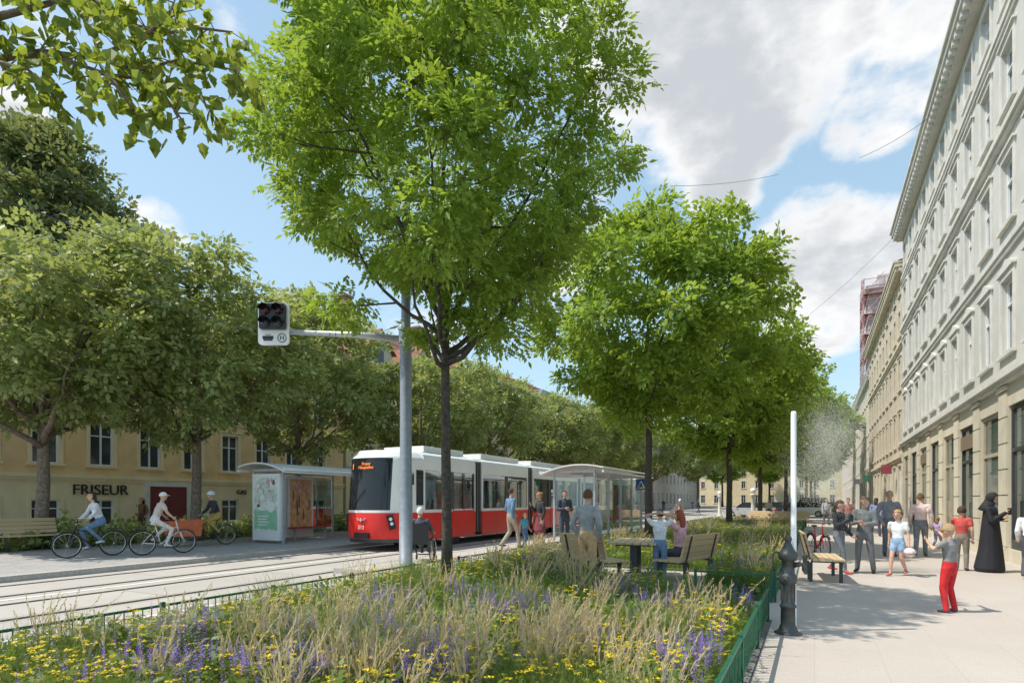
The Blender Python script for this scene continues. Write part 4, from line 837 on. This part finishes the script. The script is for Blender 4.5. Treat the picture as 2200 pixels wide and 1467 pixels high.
tree('tall dark conical tree rising behind the ochre building',at(105,38),.4,9,15.4,6.2,10.4,9,300,60,.85,2.3,T_pin2,61,'bark2','leafC',cone=1,lump=.3)
tree('small dark tree beside the tall conical one',at(262,36),.25,7,12.0,2.5,5.4,7,100,50,.62,2.0,T_pin2,63,'bark2','leafC',cone=1,lump=.25)
for i,(X,Y) in enumerate(((-20,150),(-10,158),(0,150))): dup(A2,None,(X,Y),R(50*i),('leftmost','middle','rightmost')[i]+' tree closing the far end of the street',None,1.6)
# overhanging limb of a tree at the left
ot=thing('overhanging_tree','broad leaved tree reaching into the top left corner','tree',at(-330,4.6))
def W3(px,py,Z): x,y=at(px,Z); return Vector((x-ot.location.x,y-ot.location.y,H+(1075-py)/F*Z))
tk=MB(); tk.tube([(0,0,0),(0,0,.5),W3(-330,500,4.6),W3(-250,200,4.5),W3(-120,60,4.3),W3(-40,-40,4.2),W3(30,-160,4.1)],[.24,.19,.16,.14,.12,.11,.08],12); tk.build('trunk','bark2',ot,True)
bl=MB(); tips=[]; rd=random.Random(9)
mains=[[(-180,150),(-20,130),(90,112),(200,125),(300,85),(420,60),(500,70)],[(90,112),(230,160),(330,175),(420,200),(470,260)],[(-60,50),(60,20),(170,-10),(300,-40)],[(200,125),(300,150),(380,130),(500,150),(540,190)],[(-20,130),(60,150),(110,190)],[(300,85),(360,40),(380,-10)],[(-20,-30),(150,-30),(250,30),(380,100)],[(330,175),(370,230),(400,270)],[(230,160),(270,210),(290,250)]]
for k,mn in enumerate(mains):
    P=[W3(x,y,4.1-.12*k*.6+.05*j) for j,(x,y) in enumerate(mn)]; r0=.028 if k in(0,2) else .014; bl.tube(P,[r0*(1-.75*j/(len(P)-1)) for j in range(len(P))],7)
    for j in range(len(P)-1):
        for t in range(6):
            p=P[j].lerp(P[j+1],t/6); 
            if k==0 and j<1: continue
            if rd.random()<.75:
                e=p+Vector((rd.uniform(-.22,.22),rd.uniform(-.2,.2),rd.uniform(-.17,.1))); bl.tube([p,p.lerp(e,.5)+Vector((0,0,.02)),e],[.005,.004,.002],4); tips+=[e,p.lerp(e,.5),p.lerp(e,.75)]
bl.build('branches','bark2',ot,True)
rng=np.random.default_rng(3); tp=np.array([list(t) for t in tips]); tp=np.repeat(tp,2,axis=0)+rng.normal(size=(len(tp)*2,3))*.05
Lb=np.array([[(0,0,0),(.025,.034,.004),(.075,.012,-.006),(.05,0,-.012)],[(0,0,0),(.05,0,-.012),(.075,-.012,-.006),(.025,-.034,.004)],[(.05,0,-.012),(.05,.03,0),(.095,0,-.012),(.05,-.03,0)]],float)*1.1
n=len(tp); d=nrm(rng.normal(size=(n,3))*.7+np.array([0,0,-.8])); up=nrm(rng.normal(size=(n,3))); s=nrm(np.cross(up,d)); u_=np.cross(d,s); Rm=np.stack([d,s,u_],axis=2); V=np.einsum('nij,mj->nmi',Rm,Lb.reshape(-1,3))*rng.uniform(.8,1.25,n)[:,None,None]+tp[:,None,:]
quadmesh('crown',V.reshape(-1,4,3),'leafF',ot)
# ---------------------------------------------------------------- meadow
def blades(base,h,w,lean,rng,segs=2):
    n=len(base); az=rng.uniform(0,6.283,n); ld=np.stack([np.cos(az),np.sin(az),np.zeros(n)],1); sa=rng.uniform(0,6.283,n); sd=np.stack([np.cos(sa),np.sin(sa),np.zeros(n)],1)
    lv=[]
    for k in range(segs+1):
        t=k/segs; c=base+np.array([0,0,1])*(h*t*(1-.15*lean*t))[:,None]+ld*(lean*h*t*t)[:,None]; ww=(w*(1-t*.92))[:,None]; lv.append((c-sd*ww/2,c+sd*ww/2))
    return np.concatenate([np.stack([lv[k][0],lv[k][1],lv[k+1][1],lv[k+1][0]],1) for k in range(segs)])
areas=[(-6.3,-.68,-.5,8.35),(-6.3,-4.6,9.7,13.3),(-1.65,-.7,10.1,13.3),(-6.2,-.7,13.5,43),(-6.3,-2.2,8.35,9.6)]
def rect(n,a,rng): return np.stack([rng.uniform(a[0],a[1],n),rng.uniform(a[2],a[3],n),np.full(n,.04)],1)
def clump(p,rng,amp=.5):
    return 1+amp*.5*(np.sin(p[:,0]*3.1+1.3*np.sin(p[:,1]*1.7))+np.cos(p[:,1]*2.6+p[:,0]*1.2))
g=[];st=[]
rng=np.random.default_rng(5)
for a,dn,wk in ((areas[0],2000,1),(areas[1],800,1.4),(areas[2],800,1.4),(areas[3],280,2.4),(areas[4],1000,1.3)):
    n=int((a[1]-a[0])*(a[3]-a[2])*dn); p=rect(n,a,rng); g.append(blades(p,rng.uniform(.16,.45,n)*clump(p,rng,.7),rng.uniform(.004,.011,n)*wk,rng.uniform(.1,.9,n),rng))
    n=n//50; p=rect(n,a,rng); st.append(blades(p,rng.uniform(.35,.62,n),rng.uniform(.002,.0038,n)*wk,rng.uniform(.05,.5,n),rng))
tag(quadmesh('meadow_grass',np.concatenate(g),'grass'),'green meadow grass and leaves filling the flower beds','grass',kind='stuff')
tag(quadmesh('dry_grass',np.concatenate(st),'straw'),'thin straw coloured stems rising above the green meadow','grass',kind='stuff')
n=12000; p=np.concatenate([rect(n,areas[0],rng),rect(1900,areas[1],rng),rect(1000,areas[2],rng),rect(5600,areas[3],rng),rect(1500,areas[4],rng)]); p[:,2]=rng.uniform(.08,.42,len(p)); out=nrm(rng.normal(size=(len(p),3))*np.array([1,1,.4])+np.array([0,0,.5]))
tag(quadmesh('ground_cover',scatter(T_pin,p,out,.6,rng),'grass'),'low leafy perennials between the grasses','ground cover',kind='stuff')
def plumes(centers,per,rng,k=1.0):
    c=np.repeat(centers,per,axis=0); n=len(c); base=c+rng.normal(size=(n,3))*np.array([.06,.06,0])*k; base[:,2]=.05
    az=rng.uniform(0,6.283,n); ld=np.stack([np.cos(az),np.sin(az),np.zeros(n)],1); wind=np.array([.35,.15,0]); ld=ld+wind; h=rng.uniform(.45,.78,n); ln=rng.uniform(.08,.42,n)
    def pt(t): return base+np.array([0,0,1])*(h*t)[:,None]+ld*(ln*h*t*t)[:,None]
    Q=[]; sa=rng.uniform(0,6.283,n); sd=np.stack([np.cos(sa),np.sin(sa),np.zeros(n)],1)*.0012*k
    for a,b in((0,.5),(.5,1)): Q.append(np.stack([pt(a)-sd,pt(a)+sd,pt(b)+sd,pt(b)-sd],1))
    for j in range(26):
        t=.62+.38*j/26; p=pt(t); tg=nrm(pt(min(1,t+.05))-pt(t-.05)); d=nrm(tg+rng.normal(size=(n,3))*.2); s=nrm(np.cross(d,rng.normal(size=(n,3)))); l=(.058*(1.15-.6*j/26)*rng.uniform(.7,1.2,n))[:,None]; w=.0036*k
        Q.append(np.stack([p,p+d*l*.4+s*w,p+d*l,p+d*l*.4-s*w],1))
    return np.concatenate(Q)
cen=[]
for px,py,k in ((560,1330,4),(700,1320,5),(840,1300,4),(960,1330,5),(1050,1360,5),(450,1400,3),(750,1390,5),(1150,1330,4),(1260,1340,4),(1380,1350,4),(640,1430,3),(980,1410,3),(1190,1400,4),(1290,1260,3),(930,1240,2),(1480,1300,3),(120,1320,2),(250,1290,2),(330,1320,2),(400,1270,2),(1100,1250,3),(530,1260,2),(780,1230,2),(1400,1430,2),(1540,1290,2),(1220,1240,2),(860,1370,4)):
    q=G(px,min(py,1440),.55)
    for _ in range(k): cen.append((q[0]+rng.normal()*.24,q[1]+rng.normal()*.24,.05))
cen=np.array([c for c in cen if -6.25<c[0]<-.75 and -.5<c[1]<8.3 or (-6.2<c[0]<-2.3 and 8.3<c[1]<9.5)]); far=np.concatenate([rect(8,areas[1],rng),rect(40,areas[3],rng),rect(4,areas[2],rng),rect(6,areas[4],rng)])
tag(quadmesh('feather_grass',np.concatenate([plumes(cen,14,rng),plumes(far,16,rng,1.8)]),'plume'),'tufts of tan feather grass plumes in the flower beds','grass',kind='stuff')
def around(cs,per,sp,lo,hi):
    P=[]
    for (px,py,k) in cs:
        q=G(px,py,.42); n=int(per*k); P.append(np.stack([q[0]+rng.normal(size=n)*sp*k**.5,q[1]+rng.normal(size=n)*sp*k**.5,rng.uniform(lo,hi,n)],1))
    P=np.concatenate(P); return P[(P[:,0]>-6.3)&(P[:,0]<-.65)&(((P[:,1]>-.5)&(P[:,1]<8.4))|(P[:,1]>13.5)|((P[:,0]<-4.6)&(P[:,1]>9.7))|((P[:,0]<-2.2)&(P[:,1]<9.6)&(P[:,1]>8)))]
ye=[(310,1375,1.3),(60,1435,1.2),(230,1455,1.2),(900,1215,1),(830,1245,.8),(630,1295,1.2),(1570,1345,1.3),(1480,1310,.6),(800,1450,.8),(1280,1430,1),(1610,1372,1),(1140,1200,.8),(1010,1230,1),(1440,1440,.7),(1380,1265,.7),(960,1450,.8),(1200,1440,.5),(480,1330,.5),(1340,1400,.5),(1090,1450,.7),(560,1445,.5),(160,1380,.4),(740,1270,.5),(1230,1290,.5),(1080,1340,.4)]
pu=[(400,1350,1),(370,1435,1),(820,1295,1.3),(1060,1305,1.2),(1330,1268,1),(900,1425,1),(1500,1415,1.2),(1635,1295,.9),(1150,1300,.9),(580,1440,.8),(960,1440,.6),(1560,1400,1),(800,1345,.9),(1420,1300,.9),(1610,1450,.6),(250,1430,.6),(690,1420,.6),(1230,1380,.7),(1540,1460,.8),(640,1350,.6),(930,1370,.6),(1000,1270,.6)]
up_=lambda n,a,z: rect(n,a,rng)*[1,1,0]+[0,0,z]
yp=np.concatenate([around(ye,60,.21,.38,.58),up_(520,areas[0],.45),up_(230,areas[1],.43),up_(90,areas[2],.42),up_(1000,areas[3],.43),up_(130,areas[4],.44)]); yp[:,2]+=rng.uniform(-.08,.08,len(yp))
Q=[]
n=len(yp); fk=np.where(yp[:,1]>9,1.8,1.0)*rng.uniform(.7,1.15,n)
for j in range(14):
    a=rng.uniform(0,6.283,n); r_=rng.uniform(0,.033,n)*fk; c=yp+np.stack([r_*np.cos(a),r_*np.sin(a),rng.uniform(-.006,.006,n)],1); nn=nrm(np.stack([rng.normal(size=n)*.35,rng.normal(size=n)*.35,np.ones(n)],1)); u1=nrm(np.cross(nn,rng.normal(size=(n,3)))); v1=np.cross(nn,u1); s_=(rng.uniform(.006,.011,n)*fk)[:,None]
    Q.append(np.stack([c-u1*s_,c-v1*s_,c+u1*s_,c+v1*s_],1))
tag(quadmesh('yellow_flowers',np.concatenate(Q),'yellow'),'flat headed yellow flowers in patches across the beds','flowers',kind='stuff')
pq=np.concatenate([around(pu,66,.19,.27,.48),up_(350,areas[0],.38),up_(90,areas[1],.38),up_(50,areas[2],.38),up_(500,areas[3],.38),up_(60,areas[4],.4)]); pq[:,2]+=rng.uniform(-.04,.08,len(pq))
Q=[]; n=len(pq); fk=np.where(pq[:,1]>9,1.8,1.15); ln=rng.normal(size=(n,3))*np.array([.12,.12,0])
for j in range(24):
    t=j/24; a=j*2.4; hh_=.16*t; c=pq+ln*hh_+np.array([0,0,hh_]); d=nrm(np.stack([np.full(n,math.cos(a)),np.full(n,math.sin(a)),np.full(n,.5)],1)); s=nrm(np.cross(d,np.array([0,0,1.]))); l=(.018*(1.15-.75*t)*fk)[:,None]
    Q.append(np.stack([c,c+d*l*.6+s*l*.35,c+d*l,c+d*l*.6-s*l*.35],1))
tag(quadmesh('purple_flowers',np.concatenate(Q),'purple'),'upright purple flower spikes in patches across the beds','flowers',kind='stuff')
sb_=np.concatenate([yp,pq]); sb2=sb_.copy(); hts=sb_[:,2]; sb2[:,2]=.04; tag(quadmesh('flower_stems',blades(sb2,hts-.03,np.full(len(hts),.004),np.full(len(hts),.001),rng),'grass'),'thin green stems carrying the flower heads','stems',kind='stuff')
# left strip shrubs
n=9000; p=np.stack([rng.uniform(-22.4,-20.6,n),rng.uniform(-2,60,n),np.zeros(n)],1); p[:,2]=.15+np.abs(rng.normal(size=n))*.18*clump(p,rng,1.0)+.05
tag(quadmesh('hedge_strip',scatter(T_pin2,p,nrm(rng.normal(size=(n,3))+[0,0,.5]),1.3,rng),'leafB'),'low green planting strip before the ochre building','ground cover',kind='stuff')
n=900; p=np.stack([rng.uniform(-21.8,-20.7,n),rng.uniform(2,26,n),rng.uniform(.4,.65,n)],1); c=p[:,None,:]+rng.normal(size=(n,4,3))*.02
tag(quadmesh('hedge_flowers',c,'purple'),'small lilac flowers in the planting strip on the left','flowers',kind='stuff')
# ---------------------------------------------------------------- sky and sun
el=R(59); sd=Vector((-math.cos(TH+R(6)),-math.sin(TH+R(6)),0)); sun=Vector((sd.x*math.cos(el),sd.y*math.cos(el),math.sin(el)))
ld=bpy.data.lights.new('sun','SUN'); ld.energy=5.0; ld.angle=R(.5); ld.color=(1,.94,.84); lo=bpy.data.objects.new('sun',ld); C.objects.link(lo); lo.rotation_euler=sun.to_track_quat('Z','Y').to_euler()
w=bpy.data.worlds.new('World'); S.world=w; w.use_nodes=True; N=w.node_tree.nodes; L=w.node_tree.links; bg=N['Background']; bg.inputs[1].default_value=.15
sk=N.new('ShaderNodeTexSky'); sk.sky_type='NISHITA'; sk.sun_disc=False; sk.sun_elevation=el; sk.sun_rotation=math.atan2(sd.x,sd.y); sk.air_density=1.2; sk.dust_density=.8; sk.ozone_density=1.5
tc=N.new('ShaderNodeTexCoord'); Dv=tc.outputs['Generated']
def vm(op,a,b=None):
    n=N.new('ShaderNodeVectorMath'); n.operation=op
    for i,x in enumerate((a,b)):
        if x is None: continue
        if isinstance(x,bpy.types.NodeSocket): L.new(x,n.inputs[i])
        else: n.inputs[i].default_value=x
    return n
def ma(op,a,b=None):
    n=N.new('ShaderNodeMath'); n.operation=op
    for i,x in enumerate((a,b)):
        if x is None: continue
        if isinstance(x,bpy.types.NodeSocket): L.new(x,n.inputs[i])
        else: n.inputs[i].default_value=x
    return n.outputs[0]
def wn(scale,detail,off=(0,0,0),rough=.55):
    mp=N.new('ShaderNodeMapping'); mp.inputs['Location'].default_value=off; mp.inputs['Scale'].default_value=(1,1,1.7); L.new(Dv,mp.inputs[0]); n=N.new('ShaderNodeTexNoise'); n.inputs['Scale'].default_value=scale; n.inputs['Detail'].default_value=detail; n.inputs['Roughness'].default_value=rough; L.new(mp.outputs[0],n.inputs['Vector']); return n.outputs[0]
def blob(px,py,rad):
    x,y=at(px,F); v=Vector((x,y,1075-py)).normalized(); d=vm('DOT_PRODUCT',Dv,tuple(v)).outputs['Value']; return mrange(N,L,d,math.cos(R(rad)),math.cos(R(rad*.25)),0,1,True)
tot=None
for px,py,rad,wt in ((1540,60,14,1.2),(1380,-60,11,1.05),(1720,60,8,.95),(1930,120,6,.7),(1900,560,6,.8),(1780,540,7,.75),(1550,390,4.5,.85),(1860,260,4.5,.65),(1480,230,6,.65),(1640,240,5,.55),(1180,480,9,.6),(0,250,4,.8),(340,490,3.5,.8),(1000,620,11,.5),(1740,660,7,.75),(20,60,5,.3),(470,480,3,.4)):
    bb=ma('MULTIPLY',blob(px,py,rad),wt); tot=bb if tot is None else ma('MAXIMUM',tot,bb)
nz=wn(7,9); den=ma('ADD',ma('MULTIPLY',tot,.62),ma('MULTIPLY',ma('SUBTRACT',nz,.5),1.25)); den=ma('ADD',den,ma('MULTIPLY',ma('SUBTRACT',wn(26,6),.5),.3))
fac=mrange(N,L,den,.18,.50,0,1,True); shade=mrange(N,L,ma('ADD',den,ma('MULTIPLY',ma('SUBTRACT',wn(5,6,(0,0,.06)),.5),.9)),.38,.85,0,1,True)
cc=mixc(N,L,shade,(6.8,6.8,6.8),(4.1,4.35,4.65))
hz=N.new('ShaderNodeSeparateXYZ'); L.new(Dv,hz.inputs[0]); skc=mixc(N,L,mrange(N,L,hz.outputs[2],0,.75,.65,.3),sk.outputs[0],(3.6,5.1,6.4))
skc=mixc(N,L,1.0,skc,(1.18,1.2,1.15),'MULTIPLY')
L.new(mixc(N,L,fac,skc,cc),bg.inputs[0])
# ---------------------------------------------------------------- camera
cd=bpy.data.cameras.new('camera'); cd.sensor_width=36; cd.lens=F/2200*36; cd.shift_y=(1075-733.5)/2200; cd.clip_end=1500; cd.clip_start=.05
co=bpy.data.objects.new('camera',cd); C.objects.link(co); co.location=(0,0,H); co.rotation_euler=(R(90),0,TH); S.camera=co
S.view_settings.view_transform='Standard'; S.view_settings.look='None'; S.view_settings.exposure=0
